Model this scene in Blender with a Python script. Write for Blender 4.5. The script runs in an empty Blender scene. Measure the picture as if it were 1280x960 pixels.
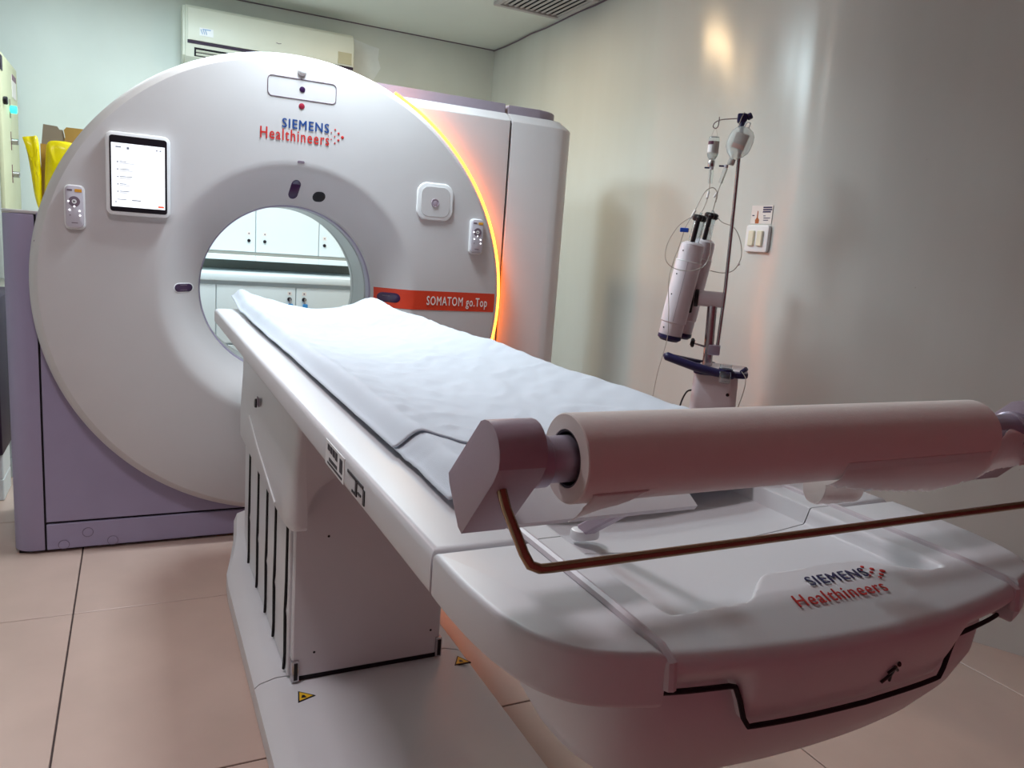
import bpy, bmesh, math, random
from mathutils import Vector, Matrix, noise
random.seed(7)
PI = math.pi
scn = bpy.context.scene
col = scn.collection

# ------------------------------------------------------------------ camera, world, lights, exposure
cam_d = bpy.data.cameras.new('camera')
cam_d.sensor_width = 36.0
cam_d.lens = 959.15 / 1280 * 36.0
cam_d.clip_start = 0.02
cam = bpy.data.objects.new('camera', cam_d); col.objects.link(cam)
def cam_matrix(pos, yaw, pitch, roll):
    cy, sy, cp, sp = math.cos(yaw), math.sin(yaw), math.cos(pitch), math.sin(pitch)
    f = Vector((sy*cp, cy*cp, sp)); r = Vector((cy, -sy, 0)); u = r.cross(f)
    c, s = math.cos(roll), math.sin(roll)
    R = c*r + s*u; U = -s*r + c*u
    m = Matrix((R, U, -f)).transposed().to_4x4(); m.translation = pos
    return m
cam.matrix_world = cam_matrix(Vector((-.5897, -3.2186, 1.3042)), .4640, -.1764, .0748)
scn.camera = cam

world = bpy.data.worlds.new('world'); scn.world = world; world.use_nodes = True
world.node_tree.nodes['Background'].inputs[0].default_value = (.30, .24, .30, 1)
world.node_tree.nodes['Background'].inputs[1].default_value = .15

CEIL = 2.70
def area(name, loc, size, power, color, rot=(0, 0, 0), size_y=None, spread=None):
    d = bpy.data.lights.new(name, 'AREA'); d.energy = power; d.color = color
    d.shape = 'RECTANGLE'; d.size = size; d.size_y = size_y or size
    if spread: d.spread = spread
    o = bpy.data.objects.new(name, d); o.location = loc; o.rotation_euler = rot; col.objects.link(o)
    return o
area('cool_panel_light', (-.24, .80, CEIL-.035), .5, 27, (.72, .92, 1.0), size_y=.42)
area('cool_panel_light_front', (.12, -.26, CEIL-.035), .34, 20, (.78, .93, 1.0), spread=2.55)
area('cool_panel_light_rear', (-1.0, 1.35, CEIL-.035), .4, 4, (.76, .93, 1.0))
area('warm_downlight', (.80, .87, CEIL-.03), .11, 8.5, (1.0, .70, .38))
area('warm_downlight_front', (-.48, -.12, CEIL-.03), .11, 1.5, (1.0, .62, .36))

area('added_fill_light_near', (-.80, -1.55, CEIL-.035), .34, 8.5, (.98, .90, .95), spread=2.35)  # unseen fill lamp added to brighten the foreground
vs = scn.view_settings
vs.view_transform = 'Standard'; vs.look = 'None'; vs.gamma = 1.0; vs.use_curve_mapping = False
vs.exposure = 0.42
scn.cycles.use_denoising = True
scn.cycles.max_bounces = 10
scn.cycles.diffuse_bounces = 6
scn.cycles.sample_clamp_indirect = 6.0

# ------------------------------------------------------------------ materials
def lin(c):
    return tuple(((v/255)/12.92 if v/255 <= .04045 else ((v/255+.055)/1.055)**2.4) for v in c) + (1,)
MATS = {}
def mat(name, rgb, rough=.45, metal=0., var=.05, scale=6., bump=0., bscale=120., coat=0., emit=None, estr=0., trans=0., ior=1.45, spec=.5, alpha=1.):
    if name in MATS: return MATS[name]
    m = bpy.data.materials.new(name); m.use_nodes = True
    nt = m.node_tree; b = nt.nodes['Principled BSDF']
    c = lin(rgb)
    tc = nt.nodes.new('ShaderNodeTexCoord')
    n = nt.nodes.new('ShaderNodeTexNoise'); n.inputs['Scale'].default_value = scale; n.inputs['Detail'].default_value = 4
    nt.links.new(tc.outputs['Object'], n.inputs['Vector'])
    r = nt.nodes.new('ShaderNodeValToRGB')
    r.color_ramp.elements[0].position = .3; r.color_ramp.elements[1].position = .7
    r.color_ramp.elements[0].color = tuple(max(0, v*(1-var)) for v in c[:3]) + (1,)
    r.color_ramp.elements[1].color = tuple(min(1, v*(1+var)) for v in c[:3]) + (1,)
    nt.links.new(n.outputs['Fac'], r.inputs['Fac']); nt.links.new(r.outputs['Color'], b.inputs['Base Color'])
    b.inputs['Roughness'].default_value = rough; b.inputs['Metallic'].default_value = metal
    b.inputs['IOR'].default_value = ior; b.inputs['Transmission Weight'].default_value = trans
    b.inputs['Coat Weight'].default_value = coat; b.inputs['Coat Roughness'].default_value = .12
    b.inputs['Specular IOR Level'].default_value = spec
    b.inputs['Alpha'].default_value = alpha
    if emit:
        b.inputs['Emission Color'].default_value = lin(emit); b.inputs['Emission Strength'].default_value = estr
    if bump:
        n2 = nt.nodes.new('ShaderNodeTexNoise'); n2.inputs['Scale'].default_value = bscale; n2.inputs['Detail'].default_value = 3
        nt.links.new(tc.outputs['Object'], n2.inputs['Vector'])
        bp = nt.nodes.new('ShaderNodeBump'); bp.inputs['Strength'].default_value = bump; bp.inputs['Distance'].default_value = .002
        nt.links.new(n2.outputs['Fac'], bp.inputs['Height']); nt.links.new(bp.outputs['Normal'], b.inputs['Normal'])
    MATS[name] = m
    return m

M_shell = mat('white_scanner_plastic', (205, 201, 202), .42, var=.015, bump=.05, bscale=400)
M_shell2 = mat('white_table_plastic', (215, 215, 219), .38, var=.015, bump=.05, bscale=400)
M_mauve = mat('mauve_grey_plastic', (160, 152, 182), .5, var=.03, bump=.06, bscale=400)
M_cap = mat('mauve_top_plastic', (150, 140, 152), .5, var=.03)
M_dark = mat('dark_gap', (18, 14, 22), .7)
M_black = mat('black_plastic', (22, 18, 26), .35)
M_bore1 = mat('bore_ring_mauve', (168, 160, 185), .35)
M_bore2 = mat('bore_liner_grey', (196, 202, 204), .3)
M_red = mat('red_orange_band', (214, 66, 40), .4, var=.03)
M_winpurple = mat('laser_window_purple', (58, 34, 72), .12, coat=.5)
M_white = mat('clean_white_plastic', (236, 236, 238), .35, var=.01)
M_print_w = mat('white_print', (240, 232, 228), .5, var=.01)
M_blue = mat('blue_print', (24, 70, 140), .5, var=.02)
M_navy = mat('dark_blue_print', (40, 36, 84), .5, var=.02)
M_redp = mat('red_print', (206, 44, 40), .5, var=.02)
M_line = mat('thin_grey_line', (120, 104, 118), .6)
M_led = mat('orange_led_strip', (255, 150, 50), .4, emit=(255, 122, 34), estr=9.5)
M_screen = mat('lit_tablet_screen', (245, 248, 255), .3, emit=(244, 249, 255), estr=.62)
M_ui = mat('screen_text_grey', (120, 125, 140), .4, emit=(150, 155, 165), estr=.15)
M_uired = mat('screen_button_red', (220, 90, 60), .4, emit=(220, 80, 50), estr=.6)
M_btn = mat('lit_remote_button', (250, 250, 255), .4, emit=(250, 250, 255), estr=1.2)
M_amber = mat('amber_print', (226, 160, 50), .5)
M_rem = mat('remote_grey_plastic', (196, 190, 200), .4)
M_slot = mat('black_slot_shade', (26, 22, 26), .8)
M_sheet = mat('white_cotton_sheet', (206, 214, 224), .85, var=.02, scale=3, bump=.25, bscale=900, spec=.2)
M_pad = mat('grey_pad', (196, 196, 200), .8)
M_paper = mat('white_paper', (232, 224, 220), .8, var=.02, bump=.12, bscale=500, spec=.2)
M_holder = mat('grey_holder_plastic', (172, 156, 170), .42, var=.02, bump=.08, bscale=350)
M_bar = mat('brass_tinted_steel', (158, 130, 104), .18, metal=1.)
M_steel = mat('brushed_steel', (190, 186, 190), .25, metal=1.)
M_alu = mat('aluminium_shaft', (176, 168, 186), .35, metal=.6)
M_yellow = mat('warning_yellow', (236, 190, 40), .5)
M_floor = mat('beige_floor_tile', (198, 172, 160), .3, var=.06, scale=4, bump=.03, bscale=60, coat=.15)
M_grout = mat('dark_grout', (70, 56, 54), .85)
M_ceil = mat('ceiling_paint', (214, 218, 212), .8, var=.02, scale=2)
M_ventgrey = mat('grey_vent_metal', (176, 172, 172), .5)
M_bead = mat('pale_seam_strip', (204, 196, 202), .4)
M_shade_line = mat('painted_shadow_line', (112, 96, 110), .8)  # dark strip colour standing in for shade at the ceiling joint
M_frontwall = mat('maroon_bounce_wall', (160, 78, 92), .6, var=.1, scale=3)  # maroon picked so the unseen wall bounces reddish light into the shade
M_backwall = mat('pale_back_wall_paint', (214, 220, 214), .55, var=.05, scale=2.2, bump=.1, bscale=30)
M_cab = mat('white_laminate', (226, 236, 240), .35, var=.01)
M_splash = mat('grey_splashback', (150, 152, 146), .5)
M_acw = mat('cream_ac_plastic', (224, 226, 212), .4, var=.02)
M_cream = mat('cream_cabinet_paint', (210, 208, 172), .45, var=.03)
M_green = mat('green_lamp', (60, 230, 190), .3, emit=(40, 230, 180), estr=2.)
M_bag = mat('yellow_plastic_bag', (232, 214, 0), .3, var=.08, scale=14, bump=.5, bscale=40, coat=.3)
M_card = mat('brown_cardboard', (176, 140, 72), .85, var=.05)
M_card2 = mat('grey_cardboard', (150, 138, 120), .85, var=.05)
M_umber = mat('dark_purple_metal', (48, 34, 56), .5)
M_inj = mat('injector_grey_white', (218, 208, 214), .4, var=.02)
M_injblue = mat('injector_dark_blue', (34, 30, 74), .4)
M_glass = mat('clear_plastic', (240, 246, 248), .08, trans=.92, ior=1.2, var=.0)
M_fluid = mat('cloudy_plastic_bottle', (246, 250, 250), .15, trans=.68, ior=1.15, var=.0)
M_label = mat('grey_print_label', (188, 184, 180), .6, var=.1, scale=40)
M_label2 = mat('pink_print_label', (206, 176, 168), .6, var=.1, scale=40)
M_tube = mat('clear_tubing', (206, 198, 190), .25, trans=.35, ior=1.3)
M_bluep = mat('blue_clip_plastic', (30, 80, 190), .4)
M_tag = mat('blue_key_tag', (60, 150, 220), .4)
M_amberb = mat('brown_bottle_print', (176, 96, 50), .6)
M_lamp = mat('lamp_diffuser', (245, 250, 255), .4, emit=(235, 246, 255), estr=2.)
M_lampw = mat('warm_lamp_lens', (255, 220, 160), .4, emit=(255, 210, 140), estr=3.)

def make_translucent(m, fac):
    nt = m.node_tree; b = nt.nodes['Principled BSDF']; out = nt.nodes['Material Output']
    tr = nt.nodes.new('ShaderNodeBsdfTranslucent'); mx = nt.nodes.new('ShaderNodeMixShader'); mx.inputs[0].default_value = fac
    src = b.inputs['Base Color'].links[0].from_socket
    nt.links.new(src, tr.inputs['Color'])
    nt.links.new(b.outputs[0], mx.inputs[1]); nt.links.new(tr.outputs[0], mx.inputs[2]); nt.links.new(mx.outputs[0], out.inputs['Surface'])
M_tail = mat('loose_white_paper', (246, 242, 240), .8, var=.02, bump=.12, bscale=500, spec=.2)
make_translucent(M_tail, .4)
def wall_material():
    m = bpy.data.materials.new('glossy_cream_wall_paint'); m.use_nodes = True
    nt = m.node_tree; b = nt.nodes['Principled BSDF']
    tc = nt.nodes.new('ShaderNodeTexCoord')
    mp = nt.nodes.new('ShaderNodeMapping'); mp.inputs['Scale'].default_value = (3.0, 3.0, .35)
    nt.links.new(tc.outputs['Object'], mp.inputs['Vector'])
    n = nt.nodes.new('ShaderNodeTexNoise'); n.inputs['Scale'].default_value = 1.0; n.inputs['Detail'].default_value = 5
    nt.links.new(mp.outputs['Vector'], n.inputs['Vector'])
    r = nt.nodes.new('ShaderNodeValToRGB')
    r.color_ramp.elements[0].color = lin((203, 204, 199)); r.color_ramp.elements[0].position = .3
    r.color_ramp.elements[1].color = lin((212, 214, 210)); r.color_ramp.elements[1].position = .75
    nt.links.new(n.outputs['Fac'], r.inputs['Fac'])
    # small scuffs
    v = nt.nodes.new('ShaderNodeTexVoronoi'); v.inputs['Scale'].default_value = 9; v.feature = 'F1'
    nt.links.new(tc.outputs['Object'], v.inputs['Vector'])
    lt = nt.nodes.new('ShaderNodeMath'); lt.operation = 'LESS_THAN'; lt.inputs[1].default_value = .022
    nt.links.new(v.outputs['Distance'], lt.inputs[0])
    mul = nt.nodes.new('ShaderNodeMath'); mul.operation = 'MULTIPLY'; mul.inputs[1].default_value = .25
    nt.links.new(lt.outputs[0], mul.inputs[0])
    mx = nt.nodes.new('ShaderNodeMixRGB'); mx.inputs[2].default_value = lin((120, 104, 96))
    nt.links.new(mul.outputs[0], mx.inputs[0]); nt.links.new(r.outputs['Color'], mx.inputs[1])
    nt.links.new(mx.outputs[0], b.inputs['Base Color'])
    b.inputs['Anisotropic'].default_value = .8; b.inputs['Anisotropic Rotation'].default_value = .25
    tg = nt.nodes.new('ShaderNodeTangent'); tg.direction_type = 'RADIAL'; tg.axis = 'Z'; nt.links.new(tg.outputs[0], b.inputs['Tangent'])
    b.inputs['Roughness'].default_value = .22; b.inputs['Specular IOR Level'].default_value = .5
    # roller-painted waviness stretched up the wall
    mp2 = nt.nodes.new('ShaderNodeMapping'); mp2.inputs['Scale'].default_value = (1.5, 1.5, .6)
    nt.links.new(tc.outputs['Object'], mp2.inputs['Vector'])
    n2 = nt.nodes.new('ShaderNodeTexNoise'); n2.inputs['Scale'].default_value = 1.6; n2.inputs['Detail'].default_value = 1
    nt.links.new(mp2.outputs['Vector'], n2.inputs['Vector'])
    bp = nt.nodes.new('ShaderNodeBump'); bp.inputs['Strength'].default_value = .25; bp.inputs['Distance'].default_value = .05
    nt.links.new(n2.outputs['Fac'], bp.inputs['Height']); nt.links.new(bp.outputs['Normal'], b.inputs['Normal'])
    return m
M_wall = wall_material()

# ------------------------------------------------------------------ helpers
def thing(name, label, cat, loc=(0, 0, 0), rotz=0, group=None, kind=None):
    o = bpy.data.objects.new(name, None); o.empty_display_size = .05
    o.location = loc; o.rotation_euler = (0, 0, rotz); col.objects.link(o)
    tag(o, label, cat, group, kind)
    return o
def tag(o, label=None, cat=None, group=None, kind=None):
    if label: o['label'] = label
    if cat: o['category'] = cat
    if group: o['group'] = group
    if kind: o['kind'] = kind
    return o
def attach(o, parent, local=False):
    if parent is None: return
    o.parent = parent
    if not local:
        m = Matrix.Translation(parent.location) @ parent.rotation_euler.to_matrix().to_4x4()
        p = parent.parent
        if p is not None:                     # a mesh part in world coordinates: no transform of its own
            m = Matrix.Translation(p.location) @ p.rotation_euler.to_matrix().to_4x4() @ p_inv(parent)
        o.matrix_parent_inverse = m.inverted()
def p_inv(o): return o.matrix_parent_inverse.copy()
def obj(name, bm, m, parent=None, smooth=35, local=False):
    me = bpy.data.meshes.new(name)
    bmesh.ops.recalc_face_normals(bm, faces=bm.faces)
    bm.to_mesh(me); bm.free()
    me.materials.append(m)
    if smooth:
        for p in me.polygons: p.use_smooth = True
        me.set_sharp_from_angle(angle=math.radians(smooth))
    o = bpy.data.objects.new(name, me); col.objects.link(o)
    attach(o, parent, local)
    return o
def meshobj(name, me, m, parent=None, local=False):
    me.materials.clear(); me.materials.append(m)
    o = bpy.data.objects.new(name, me); col.objects.link(o); attach(o, parent, local)
    return o
def merge(bm, b2):
    me = bpy.data.meshes.new('tmp'); b2.to_mesh(me); b2.free(); bm.from_mesh(me); bpy.data.meshes.remove(me)
def box(x0, x1, y0, y1, z0, z1, bev=0., seg=2, bm=None):
    b = bmesh.new(); bmesh.ops.create_cube(b, size=1)
    for v in b.verts: v.co = Vector(((x0+x1)/2+v.co.x*(x1-x0), (y0+y1)/2+v.co.y*(y1-y0), (z0+z1)/2+v.co.z*(z1-z0)))
    if bev: bmesh.ops.bevel(b, geom=list(b.edges), offset=bev, segments=seg, affect='EDGES', profile=.5, clamp_overlap=True)
    if bm is not None: merge(bm, b); return bm
    return b
def prism(pts, axis, a, c, bev=0., seg=2, bm=None):
    # pts in the plane normal to axis: 'x' -> (y,z), 'y' -> (x,z), 'z' -> (x,y)
    def P(p, t): return {'x': (t, p[0], p[1]), 'y': (p[0], t, p[1]), 'z': (p[0], p[1], t)}[axis]
    b = bmesh.new(); n = len(pts)
    A = [b.verts.new(P(p, a)) for p in pts]; C = [b.verts.new(P(p, c)) for p in pts]
    f1 = b.faces.new(A); f2 = b.faces.new(C[::-1])
    for i in range(n): b.faces.new((A[i], C[i], C[(i+1) % n], A[(i+1) % n]))
    bmesh.ops.recalc_face_normals(b, faces=b.faces)
    if bev:
        e = list(set(f1.edges) | set(f2.edges))
        bmesh.ops.bevel(b, geom=e, offset=bev, segments=seg, affect='EDGES', profile=.5, clamp_overlap=True)
    if bm is not None: merge(bm, b); return bm
    return b
def arc(cx, cy, r, a0, a1, n):
    return [(cx+r*math.cos(math.radians(a0+(a1-a0)*i/n)), cy+r*math.sin(math.radians(a0+(a1-a0)*i/n))) for i in range(n+1)]
def rr(cx, cy, w, h, r, n=5):
    p = []
    for sx, sy, a in ((1, 1, 0), (-1, 1, 90), (-1, -1, 180), (1, -1, 270)):
        p += arc(cx+sx*(w/2-r), cy+sy*(h/2-r), r, a, a+90, n)
    return p
def tube(pts, r, seg=10, caps=True, bm=None, closed=False):
    b = bm if bm is not None else bmesh.new()
    pts = [Vector(p) for p in pts]; n = len(pts); rings = []
    up = Vector((0, 0, 1)); prev = None
    for i, p in enumerate(pts):
        if closed: t = (pts[(i+1) % n]-pts[i-1]).normalized()
        else: t = (pts[min(i+1, n-1)]-pts[max(i-1, 0)]).normalized()
        if prev is None:
            a = t.cross(up)
            if a.length < 1e-3: a = t.cross(Vector((1, 0, 0)))
        else: a = prev - t*prev.dot(t)
        a.normalize(); prev = a; c = t.cross(a)
        rad = r[i] if isinstance(r, (list, tuple)) else r
        rings.append([b.verts.new(p+rad*(math.cos(2*PI*k/seg)*a+math.sin(2*PI*k/seg)*c)) for k in range(seg)])
    m = n if closed else n-1
    for i in range(m):
        A, B = rings[i], rings[(i+1) % n]
        for k in range(seg): b.faces.new((A[k], A[(k+1) % seg], B[(k+1) % seg], B[k]))
    if caps and not closed:
        b.faces.new(rings[0][::-1]); b.faces.new(rings[-1])
    return b
def lathe(prof, origin, axis='y', seg=48, a0=0, a1=360, closed_prof=False, bm=None, frame=None):
    # prof = (r, h); h along the axis
    b = bm if bm is not None else bmesh.new(); o = Vector(origin)
    if frame: ax, e1, e2 = frame
    else:
        ax, e1, e2 = {'y': (Vector((0, 1, 0)), Vector((1, 0, 0)), Vector((0, 0, 1))), 'z': (Vector((0, 0, 1)), Vector((1, 0, 0)), Vector((0, 1, 0))), 'x': (Vector((1, 0, 0)), Vector((0, 1, 0)), Vector((0, 0, 1)))}[axis]
    full = abs(a1-a0) >= 359.9; m = seg if full else seg+1; rings = []
    for r, h in prof:
        if r < 1e-6: rings.append([b.verts.new(o+ax*h)]*m); continue
        rings.append([b.verts.new(o+ax*h+r*(math.cos(math.radians(a0+(a1-a0)*k/seg))*e1+math.sin(math.radians(a0+(a1-a0)*k/seg))*e2)) for k in range(m)])
    np_ = len(prof); R = range(np_ if closed_prof else np_-1)
    for i in R:
        A, B = rings[i], rings[(i+1) % np_]
        for k in range(seg):
            k2 = (k+1) % m
            vs_ = []
            for v in (A[k], A[k2], B[k2], B[k]):
                if v not in vs_: vs_.append(v)
            if len(vs_) >= 3:
                try: b.faces.new(vs_)
                except ValueError: pass
    if not full and closed_prof:
        b.faces.new([r[0] for r in rings]); b.faces.new([r[-1] for r in rings][::-1])
    return b
def frame_from(p0, p1):
    ax = (Vector(p1)-Vector(p0)).normalized(); e1 = ax.cross(Vector((0, 0, 1)))
    if e1.length < 1e-3: e1 = Vector((1, 0, 0))
    e1.normalize(); return ax, e1, ax.cross(e1)
def rod(p0, p1, r, seg=20, bev=0., bm=None, r2=None):
    L = (Vector(p1)-Vector(p0)).length; r2 = r if r2 is None else r2
    pr = [(0, 0), (r-bev, 0), (r, bev), (r2, L-bev), (r2-bev, L), (0, L)] if bev else [(0, 0), (r, 0), (r2, L), (0, L)]
    return lathe(pr, p0, seg=seg, frame=frame_from(p0, p1), bm=bm)
def grid(f, nu, nv, bm=None, wrap_u=False):
    b = bm if bm is not None else bmesh.new()
    V = [[b.verts.new(f(i/nu, j/nv)) for i in range(nu if wrap_u else nu+1)] for j in range(nv+1)]
    for j in range(nv):
        for i in range(nu):
            i2 = (i+1) % nu if wrap_u else i+1
            b.faces.new((V[j][i], V[j][i2], V[j+1][i2], V[j+1][i]))
    return b
def loft(loops, cap=True):
    b = bmesh.new(); R = [[b.verts.new(p) for p in l] for l in loops]; n = len(loops[0])
    for A, B in zip(R, R[1:]):
        for k in range(n): b.faces.new((A[k], A[(k+1) % n], B[(k+1) % n], B[k]))
    if cap: b.faces.new(R[0][::-1]); b.faces.new(R[-1])
    return b
def catmull(pts, n=8):
    pts = [Vector(p) for p in pts]; out = []
    for i in range(len(pts)-1):
        p0, p1, p2, p3 = pts[max(i-1, 0)], pts[i], pts[i+1], pts[min(i+2, len(pts)-1)]
        for k in range(n):
            t = k/n
            out.append(.5*((2*p1)+(-p0+p2)*t+(2*p0-5*p1+4*p2-p3)*t*t+(-p0+3*p1-3*p2+p3)*t**3))
    out.append(pts[-1]); return out
def sstep(a, b, x):
    t = max(0., min(1., (x-a)/(b-a))); return t*t*(3-2*t)
def text_mesh(s, width, height, bold=.0, shear=0., space=1.16):
    c = bpy.data.curves.new('txt', 'FONT'); c.body = s; c.size = 1; c.dimensions = '2D'; c.fill_mode = 'FRONT'; c.extrude = 0; c.resolution_u = 3; c.shear = shear; c.space_character = space
    o = bpy.data.objects.new('txt', c); col.objects.link(o)
    dg = bpy.context.evaluated_depsgraph_get(); dg.update()
    me = bpy.data.meshes.new_from_object(o.evaluated_get(dg))
    bpy.data.objects.remove(o); bpy.data.curves.remove(c)
    bb = bmesh.new()
    for q_, (dx_, dy_) in enumerate(((-bold, 0), (bold, 0), (0, bold*.7), (0, -bold*.7))):
        b1 = bmesh.new(); b1.from_mesh(me); bmesh.ops.translate(b1, verts=b1.verts, vec=(dx_, dy_, q_*.00022)); merge(bb, b1)
    for f in bb.faces:
        if f.normal.z < 0: f.normal_flip()
    bb.to_mesh(me); bb.free()
    xs = [v.co.x for v in me.vertices]; ys = [v.co.y for v in me.vertices]
    x0, x1, y0, y1 = min(xs), max(xs), min(ys), max(ys)
    for v in me.vertices:
        v.co.x = ((v.co.x-x0)/(x1-x0)-.5)*width; v.co.y = ((v.co.y-y0)/(y1-y0)-.5)*height
    me.update()
    return me
def put_text(name, s, center, right, up, width, height, m, parent, bold=.02, local=False, off=.0015, fn=None):
    me = text_mesh(s, width, height, bold)
    R = Vector(right).normalized(); U = Vector(up).normalized(); N = R.cross(U)
    for v in me.vertices:
        p = Vector(center)+R*v.co.x+U*v.co.y+N*off
        v.co = (fn(p) if fn else p)+N*v.co.z
    return meshobj(name, me, m, parent, local)
def disc(center, n, r, h, seg=20, bm=None, e=1.):
    n = Vector(n).normalized(); c = Vector(center)
    return lathe([(0, 0), (r, 0), (r, h*.7), (r*.9, h), (0, h)], c, seg=seg, frame=frame_from(c, c+n), bm=bm)

def struct(name, bm, m, label, parent=None, smooth=35):
    o = obj(name, bm, m, parent, smooth)
    if parent is None: tag(o, label, None, None, 'structure')
    return o

# ------------------------------------------------------------------ the room
XL, YB, YF, XR = -2.35, 2.22, -3.85, 1.786
# right wall follows a path that bends away towards the camera
wp = [(XR, YB), (XR, .9), (XR, -.2), (XR, -.72)] + [(p.x, p.y) for p in catmull([(XR, -.72, 0), (1.80, -.92, 0), (1.865, -1.10, 0), (1.975, -1.30, 0), (2.18, -1.66, 0)], 6)][1:] + [(2.42, -2.08), (2.9, -2.92), (3.43, YF)]
pts = wp + [(x+.12, y) for x, y in wp[::-1]]
bw = prism(pts, 'z', 0, CEIL)
o = struct('wall_right', bw, M_wall, 'glossy cream wall with a soft bend beside the injector stand', smooth=50)
struct('wall_back', box(XL, XR+.12, YB, YB+.12, 0, CEIL), M_backwall, 'pale grey green wall behind the scanner')
wb = bpy.data.objects['wall_back']
obj('plaster_patch', prism([(.745, 2.60), (.86, 2.575), (.93, 2.565), (.925, 2.50), (.945, 2.44), (.90, 2.36), (.80, 2.33), (.745, 2.35)], 'y', YB-.0015, YB), mat('white_plaster', (226, 232, 232), .7, var=.04, scale=12), wb, 0)
struct('wall_left', box(XL-.12, XL, YF, YB+.12, 0, CEIL), M_backwall, 'pale wall at the far left')
struct('wall_front', box(XL, 4.0, YF-.12, YF, 0, CEIL), M_frontwall, 'unseen wall tinted maroon for red bounce light, opposite the scanner')
struct('ceiling', box(XL-.1, 4.1, YF-.1, YB+.1, CEIL, CEIL+.1), M_ceil, 'flat pale painted ceiling')
struct('shadow_line_1', box(XL, XR, YB-.006, YB, CEIL-.006, CEIL), M_shade_line, 'thin painted shadow line where back wall meets ceiling')
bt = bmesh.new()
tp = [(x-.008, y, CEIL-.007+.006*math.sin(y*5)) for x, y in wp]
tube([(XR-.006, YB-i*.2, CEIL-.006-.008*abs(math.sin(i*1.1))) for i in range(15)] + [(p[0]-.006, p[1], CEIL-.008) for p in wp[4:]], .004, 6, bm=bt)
struct('shadow_line_2', bt, M_shade_line, 'thin painted wavy shadow line where right wall meets ceiling')
fl = struct('floor', box(XL, 4.0, YF, YB, -.05, -.004), M_grout, 'floor of large beige tiles with dark joints')
tile_me = None
for i in range(-2, 5):
    for j in range(-4, 4):
        x0, x1 = -.784+.92*(i), -.784+.92*(i+1); y0, y1 = -.485+.948*(j), -.485+.948*(j+1)
        a0, a1, b0, b1 = max(x0, XL)+.0025, min(x1, 4.0)-.0025, max(y0, YF)+.0025, min(y1, YB)-.0025
        if a1-a0 < .05 or b1-b0 < .05: continue
        if a1-a0 > .91 and b1-b0 > .94:
            if tile_me is None:
                t = obj('tile', box(-.4575, .4575, -.4715, .4715, -.02, 0, .0015, 1), M_floor, None); tile_me = t.data
            else:
                t = bpy.data.objects.new('tile', tile_me); col.objects.link(t)
            t.location = ((x0+x1)/2, (y0+y1)/2, random.uniform(-.0004, .0))
        else:
            t = obj('tile', box(a0, a1, b0, b1, -.02, 0, .0015, 1), M_floor, None)
        t.parent = fl
# wall guard rail on the bent part of the right wall
gr = [( 2.10, -1.52), (2.42, -2.08), (2.9, -2.92), (3.38, -3.76)]
bg = bmesh.new()
b_pts = [(x-.004, y) for x, y in gr] + [(x-.030, y-.014) for x, y in gr[::-1]]
prism(b_pts, 'z', .235, .335, bm=bg)
tag(obj('wall_guard_rail', bg, M_umber), 'dark purple guard rail low on the bent right wall', 'guard rail')

# ceiling lamps (just above the frame)
def ceil_panel(cx, cy, w, h, label):
    t = thing('ceiling_light', label, 'ceiling light', (cx, cy, CEIL))
    b = bmesh.new()
    for s in (-1, 1):
        box(cx-w/2-.02, cx+w/2+.02, cy+s*(h/2+.01)-.012, cy+s*(h/2+.01)+.012, CEIL-.03, CEIL, .003, 1, b)
        box(cx+s*(w/2+.01)-.012, cx+s*(w/2+.01)+.012, cy-h/2, cy+h/2, CEIL-.03, CEIL, .003, 1, b)
    obj('frame', b, M_white, t)
    obj('diffuser', box(cx-w/2, cx+w/2, cy-h/2, cy+h/2, CEIL-.02, CEIL-.012), M_lamp, t)
ceil_panel(-.24, .80, .52, .44, 'white panel light on the ceiling above the scanner')
ceil_panel(.12, -.26, .36, .36, 'small white panel light above the scanner front')
ceil_panel(-1.0, 1.35, .42, .42, 'white panel light near the rear wall')
ceil_panel(-.80, -1.55, .36, .36, 'added rosy fill panel on the ceiling left of the patient table')  # housing for the added fill lamp
def downlight(cx, cy, label):
    t = thing('recessed_downlight', label, 'ceiling light', (cx, cy, CEIL))
    obj('bezel', lathe([(.06, 0), (.085, 0), (.085, -.008), (.065, -.014), (.06, -.01)], (cx, cy, CEIL), 'z', 32), M_white, t)
    obj('lens', lathe([(0, -.004), (.06, -.004)], (cx, cy, CEIL), 'z', 32), M_lampw, t)
downlight(.80, .87, 'warm recessed downlight above the scanner right side')
downlight(-.48, -.12, 'warm recessed downlight above the scanner front')

# ceiling vent
t = thing('ceiling_vent', 'square louvred air vent in the ceiling beside the right wall', 'vent', (1.53, .95, CEIL))
b = bmesh.new(); vx0, vx1, vy0, vy1 = 1.31, 1.755, .73, 1.19
for s in (0, 1):
    box(vx0, vx1, (vy0, vy1-.03)[s], (vy0+.03, vy1)[s], CEIL-.022, CEIL, .004, 1, b)
    box((vx0, vx1-.03)[s], (vx0+.03, vx1)[s], vy0+.03, vy1-.03, CEIL-.022, CEIL, .004, 1, b)
obj('frame', b, M_ventgrey, t)
obj('back_plate', box(vx0+.03, vx1-.03, vy0+.03, vy1-.03, CEIL-.002, CEIL), M_dark, t)
for k in range(11):
    x = vx0+.045+k*.0355
    bb = box(-.008, .008, vy0+.03, vy1-.03, -.001, .001); bmesh.ops.rotate(bb, verts=bb.verts, matrix=Matrix.Rotation(.15, 3, 'Y')); bmesh.ops.translate(bb, verts=bb.verts, vec=(x+.01, 0, CEIL-.01))
    obj('slat', bb, M_ventgrey, t)
obj('seam_plate', box(vx0-.01, vx1-.02, vy0-.07, vy0, CEIL-.02, CEIL), M_ventgrey, t)

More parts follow.
